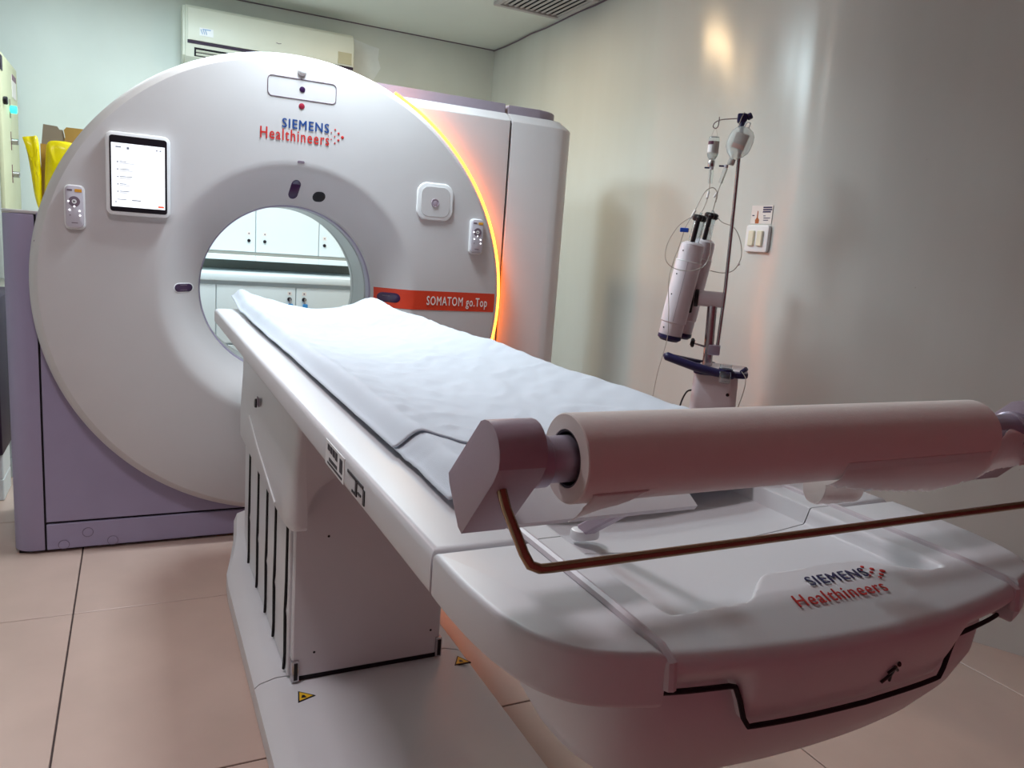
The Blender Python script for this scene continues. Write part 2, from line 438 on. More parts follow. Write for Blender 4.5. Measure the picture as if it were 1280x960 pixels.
# ------------------------------------------------------------------ scanner gantry
ISO = 1.05
G = thing('ct_scanner_gantry', 'large white ring shaped scanner gantry with round bore', 'scanner', (0, .3, 0))
def face_y(r):
    if r >= .51: return 0.
    t = min(1., (.51-r)/.15); return .12*(.30*t+.70*t**1.6)
prof = [(.90, .07), (.926, .055), (.930, .042), (.926, .030), (.914, .012), (.900, .001), (.893, 0), (.70, 0), (.53, 0), (.512, .0005)]
prof += [(.51-.15*k/14, face_y(.51-.15*k/14)) for k in range(1, 15)] + [(.357, .135), (.356, .15), (.40, .16)]
front = obj('front_cover', lathe(prof, (0, 0, ISO), 'y', 160), M_shell, G, smooth=28)
obj('light_strip', lathe([(.931, .034), (.940, .036), (.940, .052), (.925, .056)], (0, 0, ISO), 'y', 110, -72, 65, closed_prof=True), M_led, G)
obj('bore_ring', lathe([(.356, .15), (.350, .155), (.350, .205), (.356, .21)], (0, 0, ISO), 'y', 128), M_bore1, G)
obj('bore_gap', lathe([(.357, .208), (.358, .226)], (0, 0, ISO), 'y', 96), M_dark, G)
obj('bore_liner', lathe([(.358, .222), (.349, .226), (.349, .42), (.352, .425), (.352, .435), (.349, .44), (.355, .50), (.40, .60), (.47, .655)], (0, 0, ISO), 'y', 128), M_bore2, G)
obj('rear_housing', lathe([(.80, .07), (.80, .62), (.77, .655), (.47, .655)], (0, 0, ISO), 'y', 96), M_shell, G)
# panels behind the disc
def zc(p): return [(x, z+ISO) for x, z in p]
a_left = zc(arc(0, 0, .80, -59, -198.5, 40))
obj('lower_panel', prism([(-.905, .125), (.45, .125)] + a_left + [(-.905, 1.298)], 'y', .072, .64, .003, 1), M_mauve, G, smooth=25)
a_right = zc(arc(0, 0, .80, -57, 79, 40))
obj('inner_side_panel', prism([(.955, .125), (.955, 1.865), (.155, 1.865)] + a_right[::-1] + [(.46, .125)], 'y', .082, .64, .002, 1), M_shell, G, smooth=25)
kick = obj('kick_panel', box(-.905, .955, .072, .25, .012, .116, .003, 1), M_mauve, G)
for cx, cz in ((-.765, .073), (-.848, .030), (-.678, .030)):
    obj('screw_cap', lathe([(0, 0), (.017, 0), (.0178, .002), (.0178, .006)], (cx, .0705, cz), 'y', 24), M_mauve, kick)
    obj('cap_ring', lathe([(.018, 0), (.0195, 0)], (cx, .0708, cz), 'y', 24), M_line, kick)
obj('plinth', box(-1.0, 1.28, .1, .6, 0, .02), M_dark, G)
# left side cover (rounded outer corner)
pl = [(-.912, .072), (-.912, .64), (-1.016, .64)] + arc(-.946, .142, .07, 180, 270, 10)
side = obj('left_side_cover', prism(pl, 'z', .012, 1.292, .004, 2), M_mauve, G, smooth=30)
pl2 = [(-.80, .075), (-.80, .64), (-1.018, .64)] + arc(-.948, .145, .07, 180, 270, 10)
obj('top_ledge', prism(pl2, 'z', 1.293, 1.306, .003, 1), M_shell, G)
obj('panel_seam', box(-.9125, -.9045, .08, .2, .012, 1.292), M_dark, G)
obj('kick_seam', box(-.905, .9, .085, .2, .115, .127), M_dark, G)
# right outer cover, rounded outer corner, chamfered top
def outer_plan(i): return [(.966, .082+i), (1.19-i*.3, .082+i)] + arc(1.19-i*.3, .218+i*.6, .136-i*.4, -90, 0, 12) + [(1.326-i*.7, .64), (.966, .64)]
L = [[(x, y, z) for x, y in outer_plan(i)] for z, i in ((.012, 0), (1.862, 0), (1.868, .003), (1.905, .05))]
obj('outer_side_panel', loft(L), M_shell, G, smooth=28)
obj('side_seam', box(.954, .967, .10, .6, .012, 1.87), M_dark, G)
obj('top_chamfer', prism([(.084, 1.866), (.134, 1.905), (.6, 1.905), (.6, 1.866)], 'x', .2, .955), M_shell, G, smooth=20)
obj('top_cap', prism([(.140, 1.903), (.140, 1.947), (.6, 1.947), (.6, 1.903)], 'x', .16, .953, .003, 1), M_cap, G, smooth=30)
cp = [(.968, .14), (1.13, .14)] + arc(1.13, .27, .13, -90, 0, 10) + [(1.26, .6), (.968, .6)]
obj('top_cap', prism(cp, 'z', 1.903, 1.945, .004, 1), M_cap, G, smooth=30)

# decals and fittings on the front cover
def on_face(p, e=.0015):
    r = math.hypot(p[0], p[2]-ISO); return Vector((p[0], face_y(r)-e, p[2]))
def face_poly(pts2, eps, thick, m, name, parent=G, conform=False):
    b = bmesh.new(); n = len(pts2)
    cx = sum(p[0] for p in pts2)/n; cz = sum(p[1] for p in pts2)/n
    rings = []
    for s, e in ((1., -.004), (1., eps), (.94, eps+thick), (.5, eps+thick)):
        rings.append([b.verts.new(on_face((cx+(x-cx)*s, 0, cz+(z-cz)*s), e)) for x, z in pts2])
    for A, B in zip(rings, rings[1:]):
        for k in range(n): b.faces.new((A[k], A[(k+1) % n], B[(k+1) % n], B[k]))
    c = b.verts.new(on_face((cx, 0, cz), eps+thick))
    for k in range(n): b.faces.new((rings[-1][k], rings[-1][(k+1) % n], c))
    return obj(name, b, m, parent, smooth=30)
def capsule(cx, cz, L, w, ang):
    p = arc(L/2-w/2, 0, w/2, -90, 90, 8) + arc(-L/2+w/2, 0, w/2, 90, 270, 8)
    c, s = math.cos(math.radians(ang)), math.sin(math.radians(ang))
    return [(cx+x*c-z*s, cz+x*s+z*c) for x, z in p]
# red band from bore lip to rim
b = bmesh.new()
def bandf(u, v):
    z = ISO-.006+(v-.5)*.084
    x0 = math.sqrt(.362**2-(z-ISO)**2); x1 = math.sqrt(.897**2-(z-ISO)**2)
    t = u**1.0; x = x0+(x1-x0)*t
    return on_face((x, 0, z), .0012)
obj('red_band', grid(bandf, 60, 4), M_red, G)
put_text('model_lettering', 'SOMATOM go.Top', (.715, 0, ISO-.012), (1, 0, 0), (0, 0, 1), .292, .052, M_print_w, G, .016, fn=lambda p: on_face(p, .0026))
face_poly(capsule(-.415, ISO+.002, .076, .038, 0), .001, .001, M_white, 'window_bezel')
face_poly(capsule(-.415, ISO+.002, .068, .031, 0), .002, .001, M_winpurple, 'laser_window')
face_poly(capsule(.415, ISO-.004, .084, .042, 0), .002, .001, M_winpurple, 'laser_window')
face_poly(capsule(.0, ISO+.418, .074, .038, 82), .001, .0012, M_winpurple, 'laser_window')
face_poly(capsule(.1, ISO+.398, .050, .040, 0), .001, .001, M_black, 'camera_window')
face_poly(capsule(.012, ISO+.523, .028, .010, 0), .001, .001, M_line, 'sensor_slot')
for (cx, cz, w) in ((-.415, ISO+.012, .05), (-.415, ISO-.006, .05), (.405, ISO+.003, .05)):
    face_poly([(cx-w/2+.012, cz-.001), (cx+w/2-.012, cz-.001), (cx+w/2-.012, cz+.001), (cx-w/2+.012, cz+.001)], .0034, .0003, M_line, 'window_line')
# logo
put_text('maker_name', 'SIEMENS', (.027, 0, 1.7145), (1, 0, 0), (0, 0, 1), .183, .036, M_blue, G, .022, off=.0015)
put_text('maker_name', 'Healthineers', (-.013, 0, 1.670), (1, 0, 0), (0, 0, 1), .266, .044, M_redp, G, .014, off=.0015)
b = bmesh.new()
for dx, dz, r in ((0, 0, .006), (-.016, .013, .0045), (-.016, -.013, .0045), (-.03, .026, .0035), (-.031, 0, .003), (-.03, -.026, .0035), (-.045, .013, .0025), (-.045, -.013, .0025), (-.056, 0, .0015)):
    disc((.173+dx, -.0006, 1.688+dz), (0, -1, 0), r, .001, 14, b)
obj('logo_dots', b, M_redp, G)
# top access flap outline, dots and knob
tube([(x, -.0006, z) for x, z in rr(.011, 1.848, .262, .075, .016)], .0016, 6, bm=(b := bmesh.new()), closed=True)
obj('access_flap_outline', b, M_line, G)
obj('indicator_lens', disc((.010, 0, 1.848), (0, -1, 0), .011, .002), M_winpurple, G)
obj('indicator_lens', disc((.009, 0, 1.785), (0, -1, 0), .0115, .002), mat('red_lens', (150, 40, 60), .2, coat=.4), G)
obj('round_knob', lathe([(.017, 0), (.0165, -.003), (.0145, -.0065), (.010, -.0095), (.005, -.0108), (0, -.011)], (.008, 0, 1.915), 'y', 28), M_white, G)
obj('screw_dot', disc((-.905, .02, 1.2), (-.5, -1, 0), .004, .001), M_line, G)
# call panel with round button
call = obj('intercom_panel', prism(rr(.583, 1.470, .166, .158, .045, 8), 'y', -.008, .004, .005, 3), M_white, G)
obj('panel_face', prism(rr(.583, 1.470, .132, .126, .034, 8), 'y', -.0095, -.006, .001, 1), M_shell, call)
obj('call_button', lathe([(0, -.0125), (.009, -.0125), (.010, -.0105), (.0135, -.0105), (.0145, -.0125), (.017, -.0125), (.0178, -.009)], (.581, 0, 1.466), 'y', 28), M_holder, call)

# tablet on the gantry
T = thing('tablet_screen', 'lit white tablet in a pale bezel on the scanner front', 'tablet', (-.571, -.02, 1.33))
obj('bezel', prism(rr(-.571, 1.459, .212, .292, .022, 6), 'y', -.030, .0, .006, 2), M_white, T)
gl = obj('glass_front', prism(rr(-.570, 1.459, .188, .266, .010, 4), 'y', -.0325, -.028, .001, 1), M_black, T)
obj('display', box(-.658, -.4835, -.0335, -.0325, 1.343, 1.566), M_screen, T)
b = bmesh.new(); random.seed(3)
def ui(x, z, w, h): obj('screen_text', box(-.658+x, -.658+x+w, -.0342, -.0336, 1.566-z-h, 1.566-z), M_ui, T)
ui(.014, .012, .018, .004); ui(.05, .012, .008, .008); ui(.145, .012, .006, .004); ui(.157, .012, .006, .004)
for k in range(5):
    z = .063+k*.026; ui(.018, z, .004, .005); ui(.026, z, .022+.02*((k*7) % 3)/2, .0022); ui(.026, z+.006, .05-.006*k, .0012)
ui(.018, .196, .03, .002); ui(.065, .196, .03, .003); ui(.01, .205, .006, .003)
obj('screen_button', box(-.507, -.487, -.0343, -.0336, 1.349, 1.355), M_uired, T)

def remote(cx, cz, label, dx=0):
    t = thing('remote_control', label, 'remote control', (cx, -.02, cz-.075), 0, 'pair of remote controls on the scanner front')
    obj('holder', prism(rr(cx, cz-.002, .066, .156, .018, 6), 'y', -.012, .0, .004, 2), M_white, t)
    obj('body', prism(rr(cx, cz, .056, .146, .016, 6), 'y', -.024, -.010, .003, 2), M_rem, t)
    obj('dial', lathe([(.008, -.0252), (.018, -.0252), (.0185, -.0235)], (cx, 0, cz+.018), 'y', 24), M_line, t)
    obj('play_key', lathe([(0, -.0258), (.0075, -.0258), (.008, -.0235)], (cx, 0, cz+.018), 'y', 20), M_white, t)
    b = bmesh.new(); prism([(cx-.003, cz+.014), (cx-.003, cz+.022), (cx+.004, cz+.018)], 'y', -.0262, -.0256, bm=b); obj('play_mark', b, M_black, t)
    for dx_, dz_ in ((-.018, .018), (.0, .001), (-.015, -.012), (.016, -.014), (.017, -.030)):
        obj('lit_key', lathe([(0, -.0262), (.003, -.0262), (.0032, -.0238)], (cx+dx_, 0, cz+dz_), 'y', 12), M_btn, t)
    obj('grey_key', lathe([(0, -.0256), (.002, -.0256), (.0022, -.0238)], (cx-.014, 0, cz-.03), 'y', 12), M_line, t)
    obj('display_print', box(cx-.022, cx-.006, -.0246, -.0238, cz+.054, cz+.060), M_line, t)
    obj('amber_key', box(cx+.002, cx+.024, -.0250, -.0238, cz+.051, cz+.062, .001, 1), M_amber, t)
    obj('lettering', box(cx-.01, cx+.01, -.0244, -.0238, cz-.058, cz-.055), M_line, t)
remote(-.777, 1.330, 'grey remote control left of the lit tablet')
remote(.783, 1.338, 'grey remote control beside the orange light strip')

# ------------------------------------------------------------------ patient table
P = thing('patient_table', 'long white motorised patient table in front of the scanner', 'patient table', (0, -1.2, 0))
# floor base, lofted cross-sections along y
def base_sec(y, w, h): return [(-w, y, .004), (-w, y, h*.85), (-w+.012, y, h), (-w*.82, y, h+.012), (w*.82, y, h+.012), (w-.012, y, h), (w, y, h*.85), (w, y, .004)]
secs = [base_sec(y, w, h) for y, w, h in ((-.20, .25, .20), (-.30, .262, .15), (-.38, .282, .105), (-.46, .302, .078), (-.56, .306, .075), (-1.215, .306, .072))]
base = obj('floor_base', loft(secs), M_shell2, P, smooth=30)
secs = [base_sec(y, w, h) for y, w, h in ((-1.218, .306, .071), (-1.9, .306, .068), (-2.12, .295, .062), (-2.17, .27, .05))]
plate = obj('foot_plate', loft(secs), M_shell2, P, smooth=30)
for cx, cy, rot in ((-.195, -1.33, 20), (.29-.02, -1.30, 0)):
    def tri(s): return [(cx+s*math.cos(math.radians(a+rot)), cy+s*math.sin(math.radians(a+rot))) for a in (90, 210, 330)]
    w = obj('warning_label', prism(tri(.030), 'z', .0805, .0845), M_black, plate)
    obj('yellow_face', prism(tri(.023), 'z', .0845, .0850), M_yellow, plate)
    obj('warning_mark', prism([(cx-.008, cy-.007), (cx+.006, cy-.008), (cx+.002, cy+.004), (cx-.004, cy+.006)], 'z', .0850, .0853), M_black, plate)
# pedestal core and covers
obj('pedestal_core', box(-.205, .205, -1.23, -.28, .085, .80, .01), M_dark, P)
ys = [-1.235, -1.205, -1.015, -.855, -.665, -.455, -.30]
for s in (-1, 1):
    for k in range(len(ys)-1):
        y0, y1 = ys[k]+.005, ys[k+1]-.005
        # outer leaf with a slightly bulged foot
        def leaf(u, v, y0=y0, y1=y1, s=s):
            z = .088+(.60-.088)*v; x = .222+.004*math.sin(min(1, v*3.2)*PI)*(1 if v < .31 else 0)
            return (s*x, y0+(y1-y0)*u, z)
        lb = box(min(s*.206, s*.223), max(s*.206, s*.223), y0, y1, .090, .60, .003, 1)
        obj('side_leaf', lb, M_shell2, P)
slots = ((-1.205, .560), (-1.015, .530), (-.855, .525), (-.665, .52), (-.455, .525))
for y, zt in slots:
    for s in (-1, 1):
        b = tube([(s*.224, y, zt), (s*.2245, y+.002, .36), (s*.2245, y+.012, .27), (s*.226, y-.006, .15), (s*.225, y+.012, .094)], .0048, 6)  # dark tube standing in for the shadow gap between leaves
        obj('slot_shade', b, M_slot, P)
fp = obj('front_panel', box(-.215, .215, -1.256, -1.232, .098, .86, .004, 1), M_shell2, P)
for x in (-.206, .211):
    obj('corner_bracket', box(x-.010, x+.010, -1.264, -1.228, .088, .150, .002, 1), M_steel, P)
    obj('bracket_slot', box(x-.004, x+.006, -1.2655, -1.2635, .094, .144), M_black, P)
for x, z in ((-.125, .50), (-.155, .165), (.185, .175)):
    obj('screw_hole', disc((x, -1.256, z), (0, -1, 0), .0035, .0006, 12), M_black, fp)
obj('front_gap', box(-.20, .205, -1.25, -1.23, .083, .099), M_dark, P)
# upper shroud: inverted U lofted along y
def shroud(y, w, zt, zb, inw, inz, rad):
    outer = [(-w+.012, zb)] + [(-w, zb+.02), (-w, zb+.12), (-w*.97, zt-.14)] + [(x, z) for x, z in arc(-w*.97+.10, zt-.10, .10, 180, 90, 6)] 
    outer += [(-x, z) for x, z in outer[::-1]]
    inner = [(inw, zb)] + [(inw, inz-rad)] + arc(inw-rad, inz-rad, rad, 0, 90, 8) + arc(-inw+rad, inz-rad, rad, 90, 180, 8) + [(-inw, inz-rad), (-inw, zb)]
    return [(x, y, z) for x, z in outer+inner]
sh = [shroud(y, w, zt, zb, i, iz, r) for y, w, zt, zb, i, iz, r in ((-.29, .205, .90, .60, .18, .66, .05), (-.33, .243, .94, .57, .20, .69, .08), (-.42, .256, .95, .555, .21, .70, .10), (-1.20, .256, .95, .552, .205, .70, .10), (-1.28, .256, .95, .552, .204, .70, .10), (-1.32, .252, .95, .553, .204, .70, .10), (-1.342, .244, .95, .556, .204, .70, .10), (-1.353, .236, .95, .562, .204, .70, .10), (-1.357, .228, .95, .570, .204, .702, .10))]
shr = obj('upper_shroud', loft(sh), M_shell2, P, smooth=40)
obj('shroud_backing', box(-.20, .20, -1.25, -.33, .69, .93), M_shell2, P)
tube([(-.2565, -.66, .70), (-.2575, -.85, .65), (-.2575, -1.19, .583)], .0025, 6, bm=(b := bmesh.new())); obj('ridge_highlight', b, M_white, shr)  # white tube painted in as the highlight along the crease
obj('emergency_socket', disc((-.254, -.80, .772), (-1, 0, .05), .014, .006, 20), M_black, shr)
obj('socket_label', box(-.2575, -.2555, -.87, -.83, .775, .80), M_line, shr)
# side rails of the table deck
for s in (-1, 1):
    pl = arc(s*.33-s*.03, -.26, .03, 90 if s < 0 else 90, 180 if s < 0 else 0, 5)
    plan = [(s*.223, -.23)] + pl + [(s*.33, -2.551), (s*.223, -2.551)]
    obj('side_rail', prism(plan, 'z', .955, 1.005, .010, 3), M_shell2, P, smooth=40)
obj('deck_under', box(-.31, .31, -2.5, -.26, .942, .957), M_shell, P)
# cradle: concave tabletop
def trough(x): return 1.005-(1-sstep(.174, .183, abs(x)))*(.020+.012*(1-(min(abs(x), .18)/.18)**2))
def cradle(u, v):
    x = -.218+.436*u; return (x, -.225-2.326*v, trough(x))
b = grid(cradle, 120, 30)
g = bmesh.ops.extrude_face_region(b, geom=list(b.faces))
for e in g['geom']:
    if isinstance(e, bmesh.types.BMVert): e.co.z = .958
obj('cradle', b, M_shell2, P, smooth=40)
# near end of the table
CON = [(.33, -2.556), (.33, -2.60), (.328, -2.645), (.322, -2.690), (.308, -2.735), (.279, -2.768), (.22, -2.791), (.15, -2.804), (.08, -2.812), (0, -2.815)]
half = [(p.x, p.y) for p in catmull([(x, y, 0) for x, y in CON], 5)]
def edge_y(x):
    x = abs(x)
    for (x0, y0), (x1, y1) in zip(half, half[1:]):
        if x1 <= x <= x0 and x0 > x1: return y0+(y1-y0)*(x0-x)/(x0-x1)
    return half[0][1]
for s in (-1, 1):
    hp = [(s*x, y) for x, y in half if x > .224] + [(s*.2235, edge_y(.2235)), (s*.2235, -2.556)]
    obj('end_arm', prism(hp, 'z', .957, 1.005, .010, 3), M_shell2, P, smooth=45)
    tube([(s*.2195, -2.45, 1.004), (s*.2195, -2.70, 1.004), (s*.2195, -2.775, 1.002), (s*.2195, -2.789, .996), (s*.2195, -2.791, .975)], .0055, 8, bm=(b := bmesh.new()))
    obj('seam_bead', b, M_bead, P)
def panel_z(x, y):
    yp = -2.735+.043*(1-sstep(.055, .13, abs(x-.028)))
    inside = sstep(yp-.003, yp+.006, y)
    conc = 1-sstep(.174, .183, abs(x))
    z = 1.005-inside*conc*(.020+.012*(1-(min(abs(x), .18)/.18)**2)) - .06*max(0, -2.73-y)
    return z
def flap_bottom(x): return .966-.040*(1-sstep(.120, .140, abs(x+.012)))
NY = 110
rows = []
b = bmesh.new()
xs = [-.2165+.433*i/160 for i in range(161)]
for j in range(NY+1):
    t = j/NY
    rows.append([b.verts.new((x, -2.5525+(edge_y(x)+.012+2.5525)*t, panel_z(x, -2.5525+(edge_y(x)+.012+2.5525)*t))) for x in xs])
for k in range(1, 6):     # rounded front edge
    a = k/5*PI/2
    rows.append([b.verts.new((x, edge_y(x)+.012-.012*math.sin(a), panel_z(x, edge_y(x)+.012)-.012*(1-math.cos(a)))) for x in xs])
for k in range(1, 9):
    rows.append([b.verts.new((x, edge_y(x)+.020*(k/8)**1.5, (panel_z(x, edge_y(x)+.012)-.012)*(1-k/8)+flap_bottom(x)*k/8)) for x in xs])
rows.append([b.verts.new((x, edge_y(x)+.05, flap_bottom(x)+.002)) for x in xs])
for A, B in zip(rows, rows[1:]):
    for k in range(160): b.faces.new((A[k], A[k+1], B[k+1], B[k]))
endp = obj('end_panel', b, M_shell2, P, smooth=50)
gp = [(x, edge_y(x)+.0135, flap_bottom(x)-.002) for x in [-.216+.432*i/72 for i in range(73)]]
obj('flap_gap_shade', tube(gp, .0024, 6), M_dark, P)  # dark tube standing in for the shade under the flap
# dark slab put in as gap shade, and keel-like lower shell
def plan_scaled(sx, dy, z, n=None):
    pts = [(x*sx, y+dy, z) for x, y in half] + [(-x*sx, y+dy, z) for x, y in half[::-1][1:]]
    return pts
obj('shell_gap_shade', loft([plan_scaled(.93, .03, .955), plan_scaled(.93, .03, .967)]), M_dark, P)
def hull(sx, yf, yb, z):
    pts = []
    for x, y in half: pts.append((x*sx, yf+(y+2.815)*(yb-yf)/.259, z))
    return pts + [(-p[0], p[1], p[2]) for p in pts[::-1][1:]]
LV = [(.80, -2.790, -2.60, .962), (.80, -2.793, -2.60, .945), (.79, -2.790, -2.605, .915), (.76, -2.775, -2.61, .88), (.70, -2.750, -2.62, .845), (.60, -2.715, -2.63, .815), (.46, -2.68, -2.64, .797), (.25, -2.665, -2.65, .79)]
hl = obj('lower_shell', loft([hull(*l) for l in LV]), M_shell2, P, smooth=50)
obj('undercarriage', box(-.22, .22, -2.62, -1.0, .865, .95, .03, 3), M_shell, P)
# walking-figure mark on the flap
def edge_pt(x, z): return (x, edge_y(x)+.003, z)
b = bmesh.new()
fx, fz = .018, .952
def surf_y(x, z): return edge_y(x)+.020*max(0, (.981-z)/(.981-.926))**1.5-.0008
disc((fx+.004, surf_y(fx, fz+.0105), fz+.0105), (0, -1, .3), .0024, .001, 10, b)
for a_, c_ in (((0, .008), (0, -.002)), ((0, -.002), (-.006, -.011)), ((0, -.002), (.005, -.011)), ((0, .006), (-.006, .001)), ((0, .006), (.006, .002))):
    tube([(fx+a_[0]+.002, surf_y(fx, fz+a_[1]), fz+a_[1]), (fx+c_[0]+.002, surf_y(fx, fz+c_[1]), fz+c_[1])], .0014, 6, bm=b)
obj('foot_release_mark', b, M_black, endp)
def onpanel(p): return Vector((p.x, p.y, panel_z(p.x, p.y)+.0013))
put_text('maker_name', 'SIEMENS', (.034, -2.724, 1.005), (1, 0, 0), (.35, 1, 0), .082, .0185, M_navy, endp, .020, fn=onpanel)
put_text('maker_name', 'Healthineers', (.008, -2.752, 1.005), (1, 0, 0), (.35, 1, 0), .118, .0200, M_redp, endp, .014, fn=onpanel)
b = bmesh.new()
for dx, dz, r in ((0, 0, .0030), (-.007, .007, .0024), (-.009, -.006, .0024), (-.013, .014, .002), (-.015, .001, .002), (-.017, -.011, .002), (-.021, .008, .0015), (-.023, -.004, .0014)):
    disc((.096+dx, -2.727+dz, panel_z(.09, -2.73)+.0006), (0, 0, 1), r, .0008, 12, b)
obj('logo_dots', b, M_redp, endp)
# pictograms on the left rail side
b = bmesh.new()
def mark(y0, y1, z0, z1): box(-.3312, -.3298, min(y0, y1), max(y0, y1), z0, z1, bm=b)
for k in range(4): mark(-2.10-.016*k, -2.112-.016*k, .985-.001*k, .994)
mark(-2.175, -2.19, .972, .992); mark(-2.10, -2.19, .964, .967); mark(-2.11, -2.16, .970, .975)
mark(-2.22, -2.30, .986, .990); mark(-2.262, -2.270, .966, .988); mark(-2.245, -2.26, .966, .969); mark(-2.275, -2.29, .972, .975); mark(-2.30, -2.308, .966, .986)
obj('rail_pictogram', b, M_black, P)
obj('rail_sticker', box(-.3306, -.3295, -2.20, -2.085, .960, .998), M_white, P)

# ------------------------------------------------------------------ pad and sheets
def nz(x, y, z=0.): return noise.noise(Vector((x, y, z)))
def line_y(x): return -2.235-.05*math.sin((x+.28)*5.2)+.16*max(0, x-.02)+.012*math.sin(x*40)   # hem of the upper sheet
def sheet_z(x, y):
    t = (x-.01)/.27
    z = 1.007+.042*abs(t)**2.2
    z += .0045*nz(x*6, y*2.2, 1)+.002*nz(x*13+y*4, y*7, 4)+.0022*nz(x*28, y*20-x*18, 9)+.0022*nz(x*16-y*9, y*14+x*9, 90)+.0025*max(0, 1-14*abs(nz(x*3.5+y*1.2, y*2.6-x*2, 44)))*sstep(-.2, .2, x)
    cr = nz(x*5+2.2*y, y*3-2*x, 17); z += .006*max(0, .10-abs(cr))*10*.6*max(0, nz(x*4, y*2, 50))
    cr = nz(x*9-4.3*y, y*4+3*x, 31); z += .007*max(0, .12-abs(cr))*8*max(0, nz(x*3, y*2, 70)+.1)
    return z
pad = thing('table_pad', 'thin grey layered pad under the white sheet', 'pad', (0, -1.2, 1.0))
def padf(dz, x0, x1, yf, yn):
    def f(u, v):
        x = x0+(x1-x0)*u; y = yf+(yn-yf)*v
        return (x, y, 0.992+.034*abs((x-.005)/.26)**2.2+dz + (.022*sstep(-.35, -.10, y)*sstep(.0, -.2, x)))
    b = grid(f, 24, 40)
    g = bmesh.ops.extrude_face_region(b, geom=list(b.faces))
    for e in g['geom']:
        if isinstance(e, bmesh.types.BMVert): e.co.z += .005
    return b
obj('lower_layer', padf(.000, -.213, .232, -.15, -2.36), M_pad, pad)
obj('upper_layer', padf(.006, -.218, .236, -.12, -2.37), M_pad, pad)
def sheetf(yfar, ynear, lift):
    def f(u, v):
        uu = u
        xl = -.262-.008*v+.004*nz(v*4, 2, 3); xr = .288+.012*nz(v*6, 8, 3)
        x = xl+(xr-xl)*uu
        y0 = yfar(x); y1 = ynear(x); y = y0+(y1-y0)*v
        z = sheet_z(x, y)+lift
        zl = 1.010+.004*nz(v*12, 5, 5)+lift
        z = z+(zl-z)*sstep(.07, 0., u)*.92
        z = z+(1.036+.006*nz(y*6, 1, 7)+lift-z)*sstep(.955, 1., u)
        z += .026*sstep(-.42, -.14, y)*sstep(.05, -.2, x)       # lifted far corner
        z += .012*sstep(-.38, -.2, y)*sstep(.12, .25, x)
        return (x, y, z)
    return f
def cloth(name, yfar, ynear, lift, nv, label):
    b = grid(sheetf(yfar, ynear, lift), 110, nv)
    o = obj(name, b, M_sheet, None, smooth=180)
    m = o.modifiers.new('thickness', 'SOLIDIFY'); m.thickness = .0022; m.offset = 1
    tag(o, label, 'sheet', 'white sheets on the patient table')
    return o
cloth('bed_sheet', lambda x: -.145-.06*sstep(-.24, -.18, x)+.03*sstep(.15, .26, x), line_y, .0045, 280, 'large rumpled white sheet covering most of the patient table')
cloth('under_sheet', lambda x: line_y(x)+.10, lambda x: -2.44-.012*nz(x*9, 1, 1), .0012, 40, 'white sheet end showing beyond the hem near the paper roll')

# ------------------------------------------------------------------ paper roll holder
H = thing('paper_roll_holder', 'grey paper roll holder with wedge brackets on the table end', 'roll holder', (0, -2.69, 1.0))
AX, AZ = -2.692, 1.136      # roll axis y, z
def bracket(x0, x1):
    pr = [(-2.624, 1.108), (-2.627, 1.100), (-2.652, 1.069), (-2.660, 1.066)] + [(-2.715, 1.128), (-2.722, 1.140)] + arc(-2.697, 1.146, .026, 195, 60, 8)
    return prism(pr, 'x', x0, x1, .003, 2)
obj('end_bracket', bracket(-.347, -.306), M_holder, H, smooth=35)
obj('end_bracket', bracket(.334, .376), M_holder, H, smooth=35)
for s, xa, xb in ((-1, -.306, -.10), (1, .10, .334)):
    obj('arm_plate', prism([(-2.660, 1.066), (-2.664, 1.071), (-2.612, 1.100), (-2.606, 1.094)], 'x', xa, xb, .0015, 1), M_shell2, H)
    if s > 0: continue
    xf = s*.135
    obj('support_strut', prism([(-2.640, 1.072), (-2.628, 1.080), (-2.515, 1.000), (-2.525, .990)], 'x', xf-.008, xf+.008, .002, 1), M_holder, H)
    obj('support_foot', prism(rr(xf, -2.522, .034, .022, .010, 5), 'z', .986, .998, .003, 2), M_white, H)
obj('shaft', rod((-.318, AX, AZ), (.345, AX, AZ), .0195, 32, .001), M_alu, H)
for x in (-.306, .322):
    obj('shaft_collar', rod((x, AX, AZ), (x+.014, AX, AZ), .0225, 32, .002), M_alu, H)
bar = [(-.335, -2.705, 1.118), (-.333, -2.712, 1.105), (-.324, -2.730, 1.074), (-.320, -2.734, 1.066), (-.312, -2.735, 1.0625), (-.302, -2.735, 1.0620), (0, -2.735, 1.0620), (.338, -2.735, 1.0620), (.352, -2.735, 1.0630), (.358, -2.734, 1.068), (.362, -2.73, 1.076), (.366, -2.705, 1.118)]
obj('tear_bar', tube(bar, .0042, 10), M_bar, H, smooth=60)

R_ = thing('paper_roll', 'thick white paper roll with torn hanging end on the holder', 'paper roll', (0, AX, AZ-.04))
ro = .0378
obj('roll', lathe([(.0245, 0), (ro-.001, 0), (ro, .001), (ro, .523), (ro-.001, .524), (.0245, .524)], (-.272, AX, AZ), 'x', 72, closed_prof=True), M_paper, R_, smooth=40)
obj('core', lathe([(.0245, .001), (.0225, .001), (.0225, .523), (.0245, .523)], (-.272, AX, AZ), 'x', 48, closed_prof=True), M_umber, R_, smooth=40)
